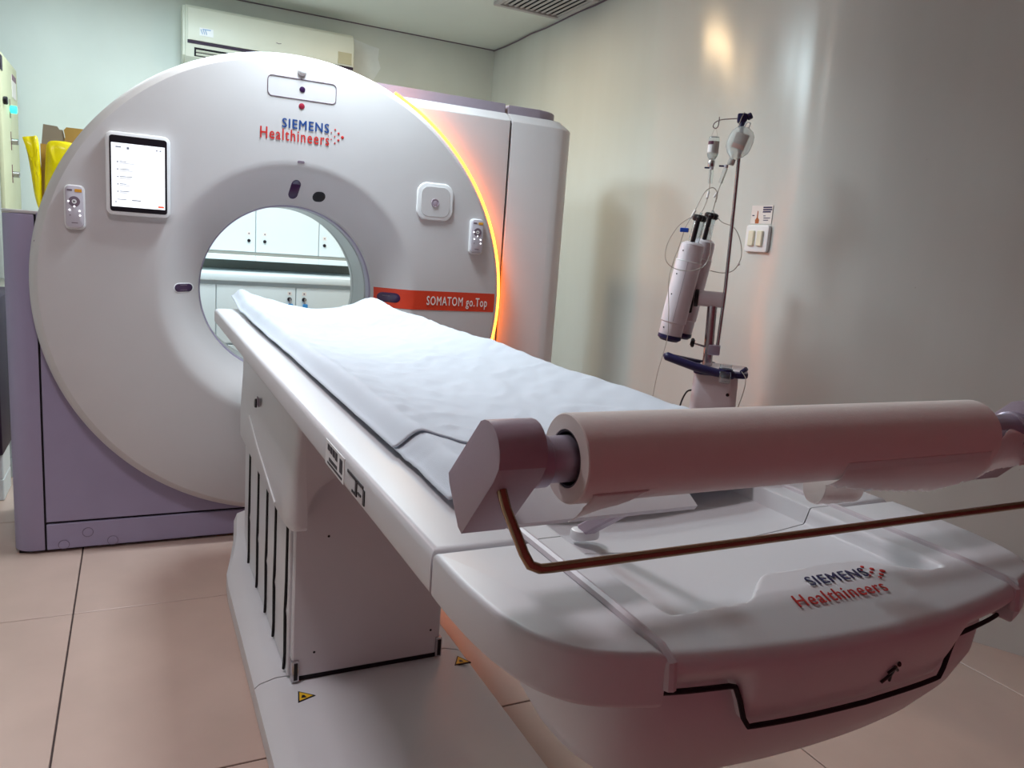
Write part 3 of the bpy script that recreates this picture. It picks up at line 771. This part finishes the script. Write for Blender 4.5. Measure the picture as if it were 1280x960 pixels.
# loose paper end: hangs from the front of the roll, torn and skewed to the right
def torn(x): return .0022*nz(x*130, 3, 1)+.0012*nz(x*310, 7, 1)
EDGE = [(.02, 1.097), (.06, 1.090), (.12, 1.083), (.179, 1.079), (.238, 1.086), (.293, 1.095), (.353, 1.097), (.42, 1.10)]
def edge_z(x):
    for (x0, z0), (x1, z1) in zip(EDGE, EDGE[1:]):
        if x0 <= x <= x1: return z0+(z1-z0)*(x-x0)/(x1-x0)
    return EDGE[-1][1]
def tailf(u, v):
    x = .02+.40*u
    a0, a1 = math.radians(196), math.radians(210)
    over = sstep(.235, .30, x)
    rr_ = (ro+.0005)
    if v < .5:
        a = a0+(a1-a0)*v*2; y = AX+rr_*math.cos(a); z = AZ+rr_*math.sin(a)
    else:
        ys_, zs_ = AX+rr_*math.cos(a1), AZ+rr_*math.sin(a1); w = (v-.5)*2
        ze = edge_z(x)+torn(x)*sstep(.6, 1, w)
        y = ys_+.016*w*w; z = zs_+(ze-zs_)*w
    zt = 1.158-.30*max(0, x-.25)           # past the roll the sheet droops
    if over > 0:
        ze = edge_z(x)+torn(x)
        z = z*(1-over)+(zt+(ze-zt)*v)*over; y = y*(1-over)+(AX-.022+.010*v)*over
    return (x, y, z)
b = grid(tailf, 150, 24)
tl = obj('loose_end', b, M_tail, R_, smooth=180); sm = tl.modifiers.new('thickness', 'SOLIDIFY'); sm.thickness = .0005
def curlf(u, v):
    a = -PI*.15+PI*1.25*v; x = .030+.050*u+.008*v
    return (x, -2.680+.012*math.cos(a)-.006*u, 1.085-.018*math.sin(a)+.003*nz(u*9, v*3, 2)*v)
cu = obj('torn_curl', grid(curlf, 24, 16), M_tail, R_, smooth=180); sm = cu.modifiers.new('thickness', 'SOLIDIFY'); sm.thickness = .0005
def flapf(u, v):
    a = math.radians(215+58*v); x = -.262+.055*u*(1-.55*v)+.004*nz(u*6, v*9, 3)
    rr_ = ro+.0008+.009*v*v
    return (x, AX+rr_*math.cos(a), AZ+rr_*math.sin(a)-.010*v*v*(1-u))
fpz = obj('torn_flap', grid(flapf, 12, 12), M_tail, R_, smooth=180); sm = fpz.modifiers.new('thickness', 'SOLIDIFY'); sm.thickness = .0005

# ------------------------------------------------------------------ injector on a stand (local axes: x across, y depth, z up)
RZ = math.atan2(-.656, .755)
I = thing('contrast_injector_stand', 'two barrelled contrast injector on a stand with tall drip pole', 'injector', (1.45, -.87, 0), RZ)
def ip(name, bm, m, parent=I, smooth=35): return obj(name, bm, m, parent, smooth, local=True)
body = ip('cabinet_body', loft([[(x, y, z) for x, y in rr(.030, 0, w, d, .03, 5)] for z, w, d in ((.30, .190, .17), (.32, .196, .176), (.875, .168, .156))]), M_inj)
ip('speaker_dot', disc((.081, -.081, .805), (0, -1, 0), .0065, .002), M_black, body)
ip('lower_column', rod((.03, 0, .07), (.03, 0, .31), .035, 24), M_steel)
for k in range(4):
    a = k*PI/2+.5
    ip('caster_leg', tube([(.03, 0, .085), (.03+.14*math.cos(a), .14*math.sin(a), .075), (.03+.24*math.cos(a), .24*math.sin(a), .058)], [.028, .022, .016], 10), M_inj)
    ip('caster_wheel', rod((.03+.24*math.cos(a)-.012*math.sin(a), .24*math.sin(a)+.012*math.cos(a), .028), (.03+.24*math.cos(a)+.012*math.sin(a), .24*math.sin(a)-.012*math.cos(a), .028), .026, 20, .003), M_black)
tray = ip('tray', prism(rr(.045, 0, .205, .235, .04, 6), 'z', .876, .898, .006, 2), M_injblue)
ip('tray_top', prism(rr(.05, .0, .17, .19, .03, 6), 'z', .898, .901), M_inj, tray)
ip('handle_bar', tube(catmull([(.10, -.116, .888), (.03, -.120, .892), (-.05, -.124, .906), (-.12, -.126, .924), (-.168, -.122, .937)], 5), [.010]+[.0165]*19+[.012], 14), M_injblue)
ip('handle_bar', tube(catmull([(-.150, -.12, .934), (-.168, -.06, .930), (-.12, .02, .915), (-.05, .08, .900), (.02, .10, .893)], 5), .011, 12), M_injblue)
ip('cup_holder', lathe([(.0, .858), (.019, .858), (.020, .862), (.0235, .928), (.0215, .928), (.0185, .864), (0, .862)], (.062, -.138, 0), 'z', 24), M_glass)
ip('cup_ring', lathe([(.0236, .905), (.026, .905), (.026, .913), (.0236, .913)], (.062, -.138, 0), 'z', 24, closed_prof=True), M_injblue)
ip('connector', rod((.12, -.10, .90), (.138, -.11, .918), .008, 10), M_injblue)
ip('main_column', rod((-.008, 0, .895), (-.015, 0, 1.135), .019, 24), M_steel)
ip('clamp_block', box(-.012, .034, -.024, .024, .945, .985, .005, 2), M_alu)
ip('clamp_screw', rod((-.012, -.01, .972), (-.066, -.012, .983), .004, 10), M_steel)
kb = bmesh.new()
for k in range(5):
    a = 2*PI*k/5; bmesh.ops.create_uvsphere(kb, u_segments=10, v_segments=6, radius=.008, matrix=Matrix.Translation((-.074, -.012+.011*math.cos(a), .985+.011*math.sin(a))))
rod((-.066, -.012, .984), (-.082, -.012, .987), .012, 12, bm=kb)
ip('clamp_knob', kb, M_black)
ip('pivot_arm', rod((-.075, 0, 1.161), (.024, 0, 1.161), .0305, 28, .006), M_inj)
ip('pivot_ring', rod((-.085, 0, 1.161), (-.071, 0, 1.161), .034, 28, .002), M_black)
ip('drip_pole', tube([(.022, 0, .945), (.026, 0, 1.2), (.020, 0, 1.55), (.014, 0, 1.842)], .0068, 12), M_steel)
hub = ip('pole_head', box(-.006, .030, -.016, .016, 1.822, 1.856, .006, 2), M_injblue)
ip('head_knob', rod((.028, 0, 1.842), (.046, 0, 1.852), .012, 14, .003), M_injblue, hub)
ip('head_stem', rod((.014, -.006, 1.800), (.014, -.004, 1.83), .010, 12), M_injblue, hub)
hook = catmull([(-.004, 0, 1.838), (-.04, 0, 1.835), (-.066, 0, 1.831), (-.086, 0, 1.820), (-.090, 0, 1.806), (-.080, 0, 1.800), (-.072, 0, 1.810), (-.071, 0, 1.842)], 5)
ip('hook_wire', tube(hook, .0022, 8), M_steel)
hook = catmull([(.018, -.01, 1.858), (.010, -.018, 1.84), (.004, -.022, 1.815), (.002, -.012, 1.806), (.004, .0, 1.815)], 5)
ip('hook_wire', tube(hook, .0022, 8), M_steel)
def head(p0, p1, r, far):
    p0, p1 = Vector(p0), Vector(p1); fr = frame_from(p0, p1); L = (p1-p0).length
    h = ip('injector_head', lathe([(0, .0), (r*.80, .0), (r*.92, .01), (r*.92, L*.16), (r*1.0, L*.17), (r*1.0, L*.80), (r*.94, L*.82), (r*.94, L*.93), (r*.88, L*.975), (r*.6, L), (0, L)], p0, seg=32, frame=fr), M_inj)
    ip('end_cap', lathe([(0, -.012), (r*.7, -.012), (r*.94, -.002), (r*.94, .012)], p0, seg=32, frame=fr), M_injblue, h)
    ip('trim_ring', lathe([(r*1.005, L*.80), (r*1.02, L*.805), (r*1.005, L*.81)], p0, seg=32, frame=fr), M_white, h)
    ax = fr[0]
    # part line down the front of the head and screws
    q = Vector((0, -1, 0)); q = (q-ax*q.dot(ax)).normalized(); sd = ax.cross(q)
    ip('part_line', tube([p0+ax*L*.18+q*r*1.001, p0+ax*L*.80+q*r*1.001], .0006, 6), M_line, h)
    for t in (.45, .66, .9, .1):
        w = (q*.75-sd*.62).normalized()
        ip('screw', disc(p0+ax*L*t+w*r*(.93 if t > .8 or t < .17 else .995), w, .003, .0012, 10), M_black, h)
    # syringe with black plunger drive
    s0 = p1-ax*.004; s1 = p1+ax*(.100 if not far else .105)
    sy = ip('syringe', lathe([(.021, 0), (.021, .085), (.012, .098), (.005, .104), (.005, .118), (.003, .118), (.003, .103), (.011, .096), (.019, .083), (.019, 0)], s0, seg=24, frame=fr), M_glass, h)
    ip('drive_rail', rod(s0+q*.022-sd*.004, s1-ax*.012+q*.022-sd*.004, .0085, 10), M_black, h)
    ip('drive_rail', rod(s0-q*.022-sd*.004, s1-ax*.012-q*.022-sd*.004, .0085, 10), M_black, h)
    b = bmesh.new()
    lathe([(.010, .085), (.024, .085), (.027, .09), (.027, .103), (.022, .108), (.010, .108)], s0, seg=20, frame=fr, closed_prof=True, bm=b)
    bmesh.ops.create_uvsphere(b, u_segments=10, v_segments=8, radius=.013, matrix=Matrix.Translation(s0+ax*.095+q*.028))
    ip('lock_collar', b, M_black, h)
    return p1+ax*.115
tipA = head((-.164, -.045, 1.0), (-.112, -.045, 1.372), .049, False)
tipB = head((-.125, .052, 1.005), (-.072, .052, 1.388), .045, True)
ip('head_bridge', box(-.135, -.09, -.01, .02, 1.10, 1.22, .006, 2), M_black)
ip('power_cable', tube(catmull([(-.055, -.03, .80), (-.075, -.04, .79), (-.092, -.05, .74), (-.095, -.05, .66), (-.08, -.04, .5), (.0, -.06, .36)], 5), .0035, 8), M_black)

# bottles hanging from the pole
V = thing('glass_vial', 'small clear glass contrast bottle hanging upside down from hook', 'bottle', I.matrix_basis @ Vector((-.081, 0, 1.66)), RZ)
def lp(name, bm, m, parent, smooth=35): return obj(name, bm, m, parent, smooth, local=True)
lp('bottle', lathe([(0, .112), (.012, .112), (.019, .108), (.0205, .100), (.0205, .046), (.018, .036), (.011, .026), (.010, .020)], (0, 0, 0), 'z', 28), M_glass, V)
lp('liquid', lathe([(0, .085), (.0188, .085), (.0190, .048), (.0165, .038), (.010, .028), (0, .026)], (0, 0, 0), 'z', 24), M_fluid, V)
lp('label', lathe([(.0209, .048), (.0209, .092)], (0, 0, 0), 'z', 24, 150, 410), M_label, V)
lp('label_print', lathe([(.0212, .080), (.0212, .092)], (0, 0, 0), 'z', 12, 200, 270), mat('maroon_print', (90, 40, 66), .5), V)
lp('label_panel', lathe([(.0212, .052), (.0212, .078)], (0, 0, 0), 'z', 12, 200, 258), M_white, V)
lp('cap', lathe([(0, .0), (.0125, .0), (.013, .003), (.013, .019), (.011, .023), (0, .023)], (0, 0, 0), 'z', 24), M_steel, V)
lp('hanger', tube([(-.012, 0, .110), (.0, 0, .148), (.012, 0, .110)], .0008, 6), M_tube, V)
S = thing('saline_bottle', 'clear plastic saline bottle tilted below the pole head', 'bottle', I.matrix_basis @ Vector((-.010, -.02, 1.673)), RZ)
def tilt(bm, a=.30):
    bmesh.ops.rotate(bm, verts=bm.verts, matrix=Matrix.Rotation(a, 3, 'Y')); return bm
def sal(u, v):
    prof_ = [(.0, .012), (.012, .013), (.014, .02), (.030, .032), (.043, .05), (.046, .065), (.046, .095), (.042, .115), (.030, .130), (.012, .138), (0, .139)]
    k = v*(len(prof_)-1); i = min(int(k), len(prof_)-2); f = k-i
    r = prof_[i][0]*(1-f)+prof_[i+1][0]*f; z = prof_[i][1]*(1-f)+prof_[i+1][1]*f
    a = 2*PI*u; return (r*math.cos(a), .55*r*math.sin(a), z)
lp('bottle', tilt(grid(sal, 28, 30, wrap_u=True)), M_fluid, S, smooth=50)
def lab(u, v):
    x = -.024+.048*u; z = .052+.058*v; yy = -.55*math.sqrt(max(0, .046**2-x*x))-.0008
    return (x, yy, z)
lp('label', tilt(grid(lab, 10, 6)), M_label, S)
def lab2(u, v):
    x = -.022+.044*u; z = .054+.016*v; return (x, -.55*math.sqrt(max(0, .046**2-x*x))-.0014, z)
lp('label_stripe', tilt(grid(lab2, 10, 2)), M_label2, S)
lp('neck', tilt(lathe([(0, -.006), (.011, -.006), (.013, -.003), (.013, .012), (.009, .016), (0, .016)], (0, 0, 0), 'z', 20)), M_label, S)
lp('hanger', tilt(tube([(-.008, 0, .136), (-.007, 0, .156), (.007, 0, .156), (.008, 0, .136)], .003, 8)), M_white, S)

def line_thing(label, pts_, n=6, r=.0016, extra=()):
    t = thing('infusion_line', label, 'tubing', I.matrix_basis @ Vector(pts_[0]), RZ, 'clear infusion lines on the injector')
    o0 = Vector(pts_[0])
    pv = [Vector(p)-o0 for p in pts_]
    lp('tube', tube(catmull(pv, n), r, 6), M_tube, t)
    for kind, p0, p1 in extra:
        p0, p1 = Vector(p0)-o0, Vector(p1)-o0
        if kind == 'drip':
            lp('drip_chamber', rod(p0, p1, .0085, 14, .002), M_glass, t)
            lp('chamber_cap', rod(p0+Vector((0, 0, .001)), p0+Vector((0, 0, .012)), .008, 12), M_rem, t)
            lp('vent_wing', box(p0.x-.026, p0.x-.004, p0.y-.003, p0.y+.003, p0.z+.004, p0.z+.010, .001, 1), M_injblue, t)
        if kind == 'clip': 
            bb = box(p0.x-.016, p0.x+.016, p0.y-.005, p0.y+.005, p0.z-.008, p0.z+.008, .002, 1); lp('blue_clip', bb, M_bluep, t)
        if kind == 'join': lp('connector', rod(p0, p1, .0045, 10), M_white, t)
line_thing('clear line with drip chamber below the small glass bottle', [(-.081, 0, 1.66), (-.079, -.005, 1.60), (-.078, -.01, 1.57), (-.082, -.03, 1.53), (-.09, -.045, 1.50), tuple(tipA)], extra=[('drip', (-.079, -.002, 1.648), (-.077, -.006, 1.597)), ('join', (-.079, -.012, 1.565), (-.082, -.025, 1.54))])
line_thing('clear line with drip chamber below the plastic saline bottle', [(-.018, -.02, 1.667), (-.035, -.01, 1.605), (-.045, 0, 1.57), (-.050, .03, 1.54), tuple(tipB)], extra=[('drip', (-.026, -.016, 1.655), (-.039, -.008, 1.600)), ('join', (-.046, .005, 1.568), (-.058, .01, 1.548))])
line_thing('clear line arching over the syringes to the blue clip', [(-.048, 0, 1.53), (-.046, -.03, 1.56), (-.063, -.05, 1.578), (-.09, -.07, 1.56), (-.115, -.08, 1.50), (-.14, -.10, 1.44), (-.149, -.105, 1.414), (-.16, -.10, 1.36), (-.175, -.11, 1.30), (-.185, -.12, 1.22), (-.172, -.12, 1.10), (-.168, -.11, 1.0), (-.19, -.13, .86), (-.20, -.14, .72)], extra=[('clip', (-.149, -.105, 1.414), (-.149, -.105, 1.414)), ('join', (-.118, -.08, 1.49), (-.13, -.09, 1.46))])
line_thing('clear coiled line looping wide around the injector heads', [(-.12, -.09, 1.47), (-.17, -.10, 1.43), (-.205, -.11, 1.36), (-.205, -.12, 1.30), (-.17, -.12, 1.27), (-.11, -.12, 1.265), (-.06, -.11, 1.29), (-.045, -.10, 1.35), (-.06, -.10, 1.43)])
line_thing('clear line looping behind the drip pole', [tuple(tipB), (-.02, .03, 1.46), (.03, .02, 1.44), (.06, .02, 1.39), (.070, .02, 1.33), (.05, .02, 1.28), (.01, .02, 1.265), (-.04, .02, 1.27)], extra=[('join', (.066, .02, 1.306), (.062, .02, 1.298))])
line_thing('clear line hanging from the injector tray edge', [(.12, -.11, .905), (.138, -.12, .88), (.136, -.12, .83), (.125, -.11, .77), (.12, -.1, .70)])

# switch and notice on the right wall
sw = thing('light_switch', 'white double rocker light switch on the right wall', 'light switch', (XR, -.697, 1.415))
obj('plate', prism(rr(-.697, 1.415, .132, .112, .012, 5), 'x', XR-.016, XR, .004, 2), M_white, sw)
for yy in (-.672, -.722):
    b = box(XR-.026, XR-.014, yy-.016, yy+.016, 1.383, 1.447, .003, 1)
    obj('rocker', b, mat('cream_rocker', (232, 228, 206), .35), sw)
nt_ = thing('wall_notice', 'small printed paper notice stuck above the light switch', 'notice', (XR, -.70, 1.478))
obj('paper', box(XR-.0015, XR, -.757, -.635, 1.477, 1.552), M_paper, nt_)
b = bmesh.new()
prism([(-.684, 1.478), (-.664, 1.478), (-.662, 1.492), (-.670, 1.502), (-.6715, 1.53), (-.6755, 1.53), (-.677, 1.502), (-.686, 1.492)], 'x', XR-.0022, XR-.0015, bm=b); obj('flask_print', b, M_amberb, nt_)
b = bmesh.new()
for z, a, c, h in ((1.541, -.752, -.702, .006), (1.532, -.754, -.702, .006), (1.523, -.748, -.702, .006), (1.508, -.72, -.708, .003), (1.499, -.748, -.710, .003), (1.490, -.738, -.71, .003), (1.509, -.655, -.643, .004)):
    box(XR-.0022, XR-.0014, a, c, z, z+h, bm=b)
obj('lettering', b, M_navy, nt_)

# ------------------------------------------------------------------ air conditioner on the back wall
A = thing('air_conditioner', 'cream wall mounted air conditioner above the scanner', 'air conditioner', (.205, YB, 2.245))
ax0, ax1 = -.30, .712
pr = [(YB, 2.58), (YB, 2.25), (YB-.04, 2.243), (YB-.12, 2.250), (YB-.175, 2.285), (YB-.185, 2.34), (YB-.190, 2.36)] + [(YB-.196, 2.42), (YB-.190, 2.50), (YB-.175, 2.555), (YB-.15, 2.578)]
obj('casing', prism(pr, 'x', ax0, ax1, .006, 2), M_acw, A, smooth=35)
obj('front_panel', prism([(YB-.19, 2.376), (YB-.200, 2.376), (YB-.206, 2.42), (YB-.200, 2.50), (YB-.184, 2.558), (YB-.17, 2.56)], 'x', ax0+.012, ax1-.006, .002, 1), M_acw, A, smooth=40)
obj('dark_strip', prism([(YB-.18, 2.357), (YB-.1925, 2.357), (YB-.1955, 2.374), (YB-.18, 2.374)], 'x', ax0+.012, ax1-.004), M_umber, A)
obj('outlet', prism([(YB-.12, 2.288), (YB-.1785, 2.290), (YB-.1865, 2.338), (YB-.12, 2.338)], 'x', ax0+.05, ax1-.04), M_dark, A)
for k in range(2):
    obj('louvre', prism([(YB-.178-.003*k, 2.294+k*.018), (YB-.190-.003*k, 2.304+k*.018), (YB-.188-.003*k, 2.307+k*.018), (YB-.176-.003*k, 2.297+k*.018)], 'x', ax0+.06, ax1-.05), M_acw, A)
obj('energy_sticker', box(-.222, -.145, YB-.2065, YB-.20, 2.405, 2.450), M_white, A)
b = bmesh.new()
for k in range(3): tube([(-.215+.012*k, YB-.2075, 2.44), (-.205+.012*k, YB-.2075, 2.415)], .002, 6, bm=b)
box(-.205, -.16, YB-.208, YB-.2065, 2.440, 2.444, bm=b); obj('sticker_print', b, mat('pale_blue_print', (120, 160, 210), .5), A)
obj('rating_label', box(.605, .692, YB-.2085, YB-.20, 2.385, 2.455), mat('beige_label', (196, 190, 160), .6), A)
tube([(.22, YB-.207, 2.440), (.235, YB-.207, 2.437), (.25, YB-.207, 2.440)], .0018, 6, bm=(b := bmesh.new())); obj('badge', b, M_line, A)
obj('end_cap', prism([(YB-.01, 2.575), (YB-.01, 2.25), (YB-.10, 2.247), (YB-.168, 2.29), (YB-.186, 2.42), (YB-.166, 2.55), (YB-.14, 2.575)], 'x', ax0-.014, ax0+.002, .004, 2), M_acw, A)

# ------------------------------------------------------------------ cupboards behind the scanner, seen through the bore
dx = .392; X0 = .095-2*dx
YU, YLo = 1.87, 1.62
ulab = ['white wall cupboard with plain door at the left of the bore', 'white wall cupboard with lock right of its door, seen through bore', 'white wall cupboard with lock left of its wide door, seen through bore', 'white wall cupboard at the right edge of the bore', 'white wall cupboard hidden far right behind the scanner']
for k in (1, 2, 3):
    xa, xb = X0+k*dx, X0+(k+1)*dx
    t = thing('wall_cupboard', ulab[k], 'cupboard', ((xa+xb)/2, (YU+YB)/2, 1.10), 0, 'wall cupboards behind the scanner')
    obj('body', box(xa+.0005, xb-.0005, YU+.02, YB, 1.135, 1.805), M_cab, t)
    d = obj('door', box(xa+.002, xb-.002, YU, YU+.018, 1.152, 1.80, .002, 1), M_cab, t)
    kx = xb-.040 if k < 2 else xa+.036 if k < 4 else xa+.036
    if k == 2: kx = xa+.055
    obj('lock', disc((kx, YU, 1.222), (0, -1, 0), .010, .008), M_black, d)
    obj('number_tag', box(kx-.011, kx+.011, YU-.001, YU+.001, 1.255, 1.277), M_paper, d)
    obj('tag_print', box(kx-.004, kx+.004, YU-.0016, YU-.0008, 1.262, 1.270), M_line, d)
    obj('light_rail', box(xa, xb, YU-.01, YU+.012, 1.098, 1.132, .003, 1), M_cab, t)
    obj('rail_gap', box(xa, xb, YU+.002, YU+.02, 1.13, 1.15), M_splash, t)
llab = ['white base cupboard at the left under the counter', 'white base cupboard with key and blue tag, left of pair', 'white base cupboard with key and blue tag, right of pair', 'white base cupboard right of the two keyed doors', 'white base cupboard hidden far right under the counter']
LX = .303
for k in range(4):
    xa, xb = LX+(k-2)*.46, LX+(k-1)*.46
    t = thing('base_cupboard', llab[k], 'cupboard', ((xa+xb)/2, (YLo+YB)/2, 0), 0, 'base cupboards behind the scanner')
    obj('body', box(xa+.0005, xb-.0005, YLo+.02, YB, .10, .982), M_cab, t)
    d = obj('door', box(xa+.002, xb-.002, YLo, YLo+.018, .612, .960, .002, 1), M_cab, t)
    obj('lower_door', box(xa+.002, xb-.002, YLo, YLo+.018, .112, .600, .002, 1), M_cab, t)
    obj('plinth', box(xa, xb, YLo+.05, YB, 0, .10), M_splash, t)
    if k in (1, 2):
        kx = xb-.038 if k == 1 else xa+.050
        obj('lock', disc((kx, YLo, .888), (0, -1, 0), .013, .010), M_black, d)
        obj('number_tag', box(kx-.012, kx+.012, YLo-.001, YLo+.001, .912, .934), M_paper, d)
        obj('tag_print', box(kx-.004, kx+.004, YLo-.0016, YLo-.0008, .918, .928), M_line, d)
        ky = thing('hanging_key', 'metal key with blue tag in the %s cupboard lock' % ('left' if k == 1 else 'right'), 'key', (kx, YLo-.02, .82), 0, 'keys in the base cupboards')
        obj('key', box(kx-.004, kx+.004, YLo-.028, YLo-.010, .880, .896, .001, 1), M_steel, ky)
        obj('ring', lathe([(.009, -.001), (.011, -.001), (.011, .001), (.009, .001)], (kx, YLo-.024, .872), 'x', 18, closed_prof=True), M_steel, ky)
        obj('blue_tag', prism(rr(kx+.004, .835, .030, .056, .006, 4), 'y', YLo-.026, YLo-.018, .002, 1), M_tag, ky)
ct = obj('countertop', box(LX-.92, LX+.92, YLo-.02, YB, .984, 1.028, .006, 2), M_cab, None)
tag(ct, 'long white countertop on the base cupboards seen through the bore', 'countertop')
sp = obj('splashback', box(LX-.92, XR-.01, YB-.012, YB, 1.03, 1.135), M_splash, None); tag(sp, 'grey strip of splashback between counter and wall cupboards', 'splashback')

# ------------------------------------------------------------------ left of the scanner
E_ = thing('electrical_cabinet', 'cream electrical cabinet with green lamp at left edge', 'cabinet', (-1.45, 1.8, 0))
cx1 = -1.17
obj('casing', box(-1.72, cx1-.02, 1.50, 2.13, .95, 2.08, .006, 2), mat('pale_grey_cabinet', (190, 196, 190), .5), E_)
dr = obj('door', box(cx1-.02, cx1, 1.505, 2.125, .96, 2.07, .005, 2), M_cream, E_)
obj('green_lamp', rod((cx1, 1.80, 1.825), (cx1+.032, 1.80, 1.825), .020, 18, .004), M_green, dr)
for z in (1.66, 1.49):
    obj('switch_knob', rod((cx1, 1.80, z), (cx1+.034, 1.80, z), .016, 18, .003), M_steel, dr)
obj('black_knob', rod((cx1, 1.56, 1.84), (cx1+.02, 1.56, 1.84), .02, 16, .004), M_black, dr)
for z in (1.825, 1.66, 1.49):
    obj('red_mark', box(cx1, cx1+.002, 1.785, 1.80, z-.045, z+.05), mat('dark_red_print', (110, 50, 60), .5), dr)
obj('rating_label', box(cx1, cx1+.002, 1.90, 2.06, 1.90, 2.02), M_paper, dr)
obj('label_heading', box(cx1+.002, cx1+.003, 1.90, 2.06, 1.99, 2.02), mat('maroon_label', (130, 90, 110), .5), dr)
obj('window_label', box(cx1, cx1+.003, 1.50, 1.56, 1.98, 2.05), M_umber, dr)
obj('stand', box(-1.70, cx1-.04, 1.53, 2.10, 0, .95, .004, 1), M_backwall, E_)
U_ = thing('dark_power_unit', 'dark purple power unit on white feet left of the scanner', 'power unit', (-1.45, 1.0, 0))
obj('casing', box(-1.80, -1.125, .74, 1.38, .215, .92, .01, 2), M_umber, U_)
for yy in (.76, 1.12):
    obj('white_foot', box(-1.79, -1.13, yy, yy+.22, 0, .10, .004, 1), M_cab, U_)
    obj('white_block', box(-1.79, -1.13, yy, yy+.22, .102, .214, .004, 1), M_cab, U_)

# cardboard box and yellow bags on the gantry ledge
CB = thing('cardboard_box', 'open cardboard box with notched flap behind the scanner rim', 'box', (-.87, .45, 1.306))
zb = 1.3065
obj('side_wall', box(-.906, -.903, .33, .56, zb, 1.56), M_card, CB)
obj('side_wall', box(-.813, -.810, .33, .56, zb, 1.56), M_card, CB)
obj('front_wall', box(-.906, -.81, .327, .33, zb, 1.56), M_card, CB)
obj('rear_wall', box(-.906, -.81, .56, .563, zb, 1.56), M_card, CB)
obj('bottom', box(-.903, -.813, .33, .56, zb, zb+.003), M_card, CB)
obj('grey_flap', prism([(-.925, 1.555), (-.915, 1.655), (-.865, 1.652), (-.858, 1.640), (-.846, 1.640), (-.838, 1.60), (-.845, 1.555)], 'y', .562, .566), M_card2, CB)
obj('brown_flap', prism([(-.846, 1.555), (-.838, 1.612), (-.842, 1.640), (-.832, 1.652), (-.735, 1.652), (-.72, 1.61), (-.76, 1.555)], 'y', .555, .559), M_card, CB)
def bag(label, pts_, yy, dep):
    t = thing('yellow_bag', label, 'bag', (sum(p[0] for p in pts_)/len(pts_), yy, min(p[1] for p in pts_)), 0, 'yellow plastic bags')
    c = Vector((sum(p[0] for p in pts_)/len(pts_), 0, sum(p[1] for p in pts_)/len(pts_)))
    n = 26; outl = []
    pc = catmull([(x, 0, z) for x, z in pts_+[pts_[0]]], 5)[:-1]
    b = bmesh.new(); rings = []
    for s, dy in ((.35, -dep), (.72, -dep*.8), (.93, -dep*.4), (1., 0), (.93, dep*.3), (.5, dep*.5)):
        rings.append([b.verts.new((c.x+(p.x-c.x)*s, yy+dy+.006*nz(p.x*60, p.z*25, s*3), c.z+(p.z-c.z)*s)) for p in pc])
    m_ = len(pc)
    for A_, B_ in zip(rings, rings[1:]):
        for k in range(m_): b.faces.new((A_[k], A_[(k+1) % m_], B_[(k+1) % m_], B_[k]))
    b.faces.new(rings[0][::-1]); b.faces.new(rings[-1])
    obj('film', b, M_bag, t, smooth=60)
    return t
bag('long yellow plastic bag hanging over the box corner', [(-.962, 1.575), (-.93, 1.582), (-.912, 1.578), (-.906, 1.50), (-.903, 1.42), (-.905, 1.33), (-.914, 1.312), (-.928, 1.36), (-.938, 1.45), (-.95, 1.53)], .306, .014)
bag('wide yellow plastic bag filling the cardboard box', [(-.885, 1.55), (-.868, 1.572), (-.80, 1.572), (-.775, 1.55), (-.80, 1.42), (-.84, 1.35), (-.875, 1.32), (-.895, 1.33), (-.892, 1.45)], .300, .018)

# ------------------------------------------------------------------ small marks on the floor side
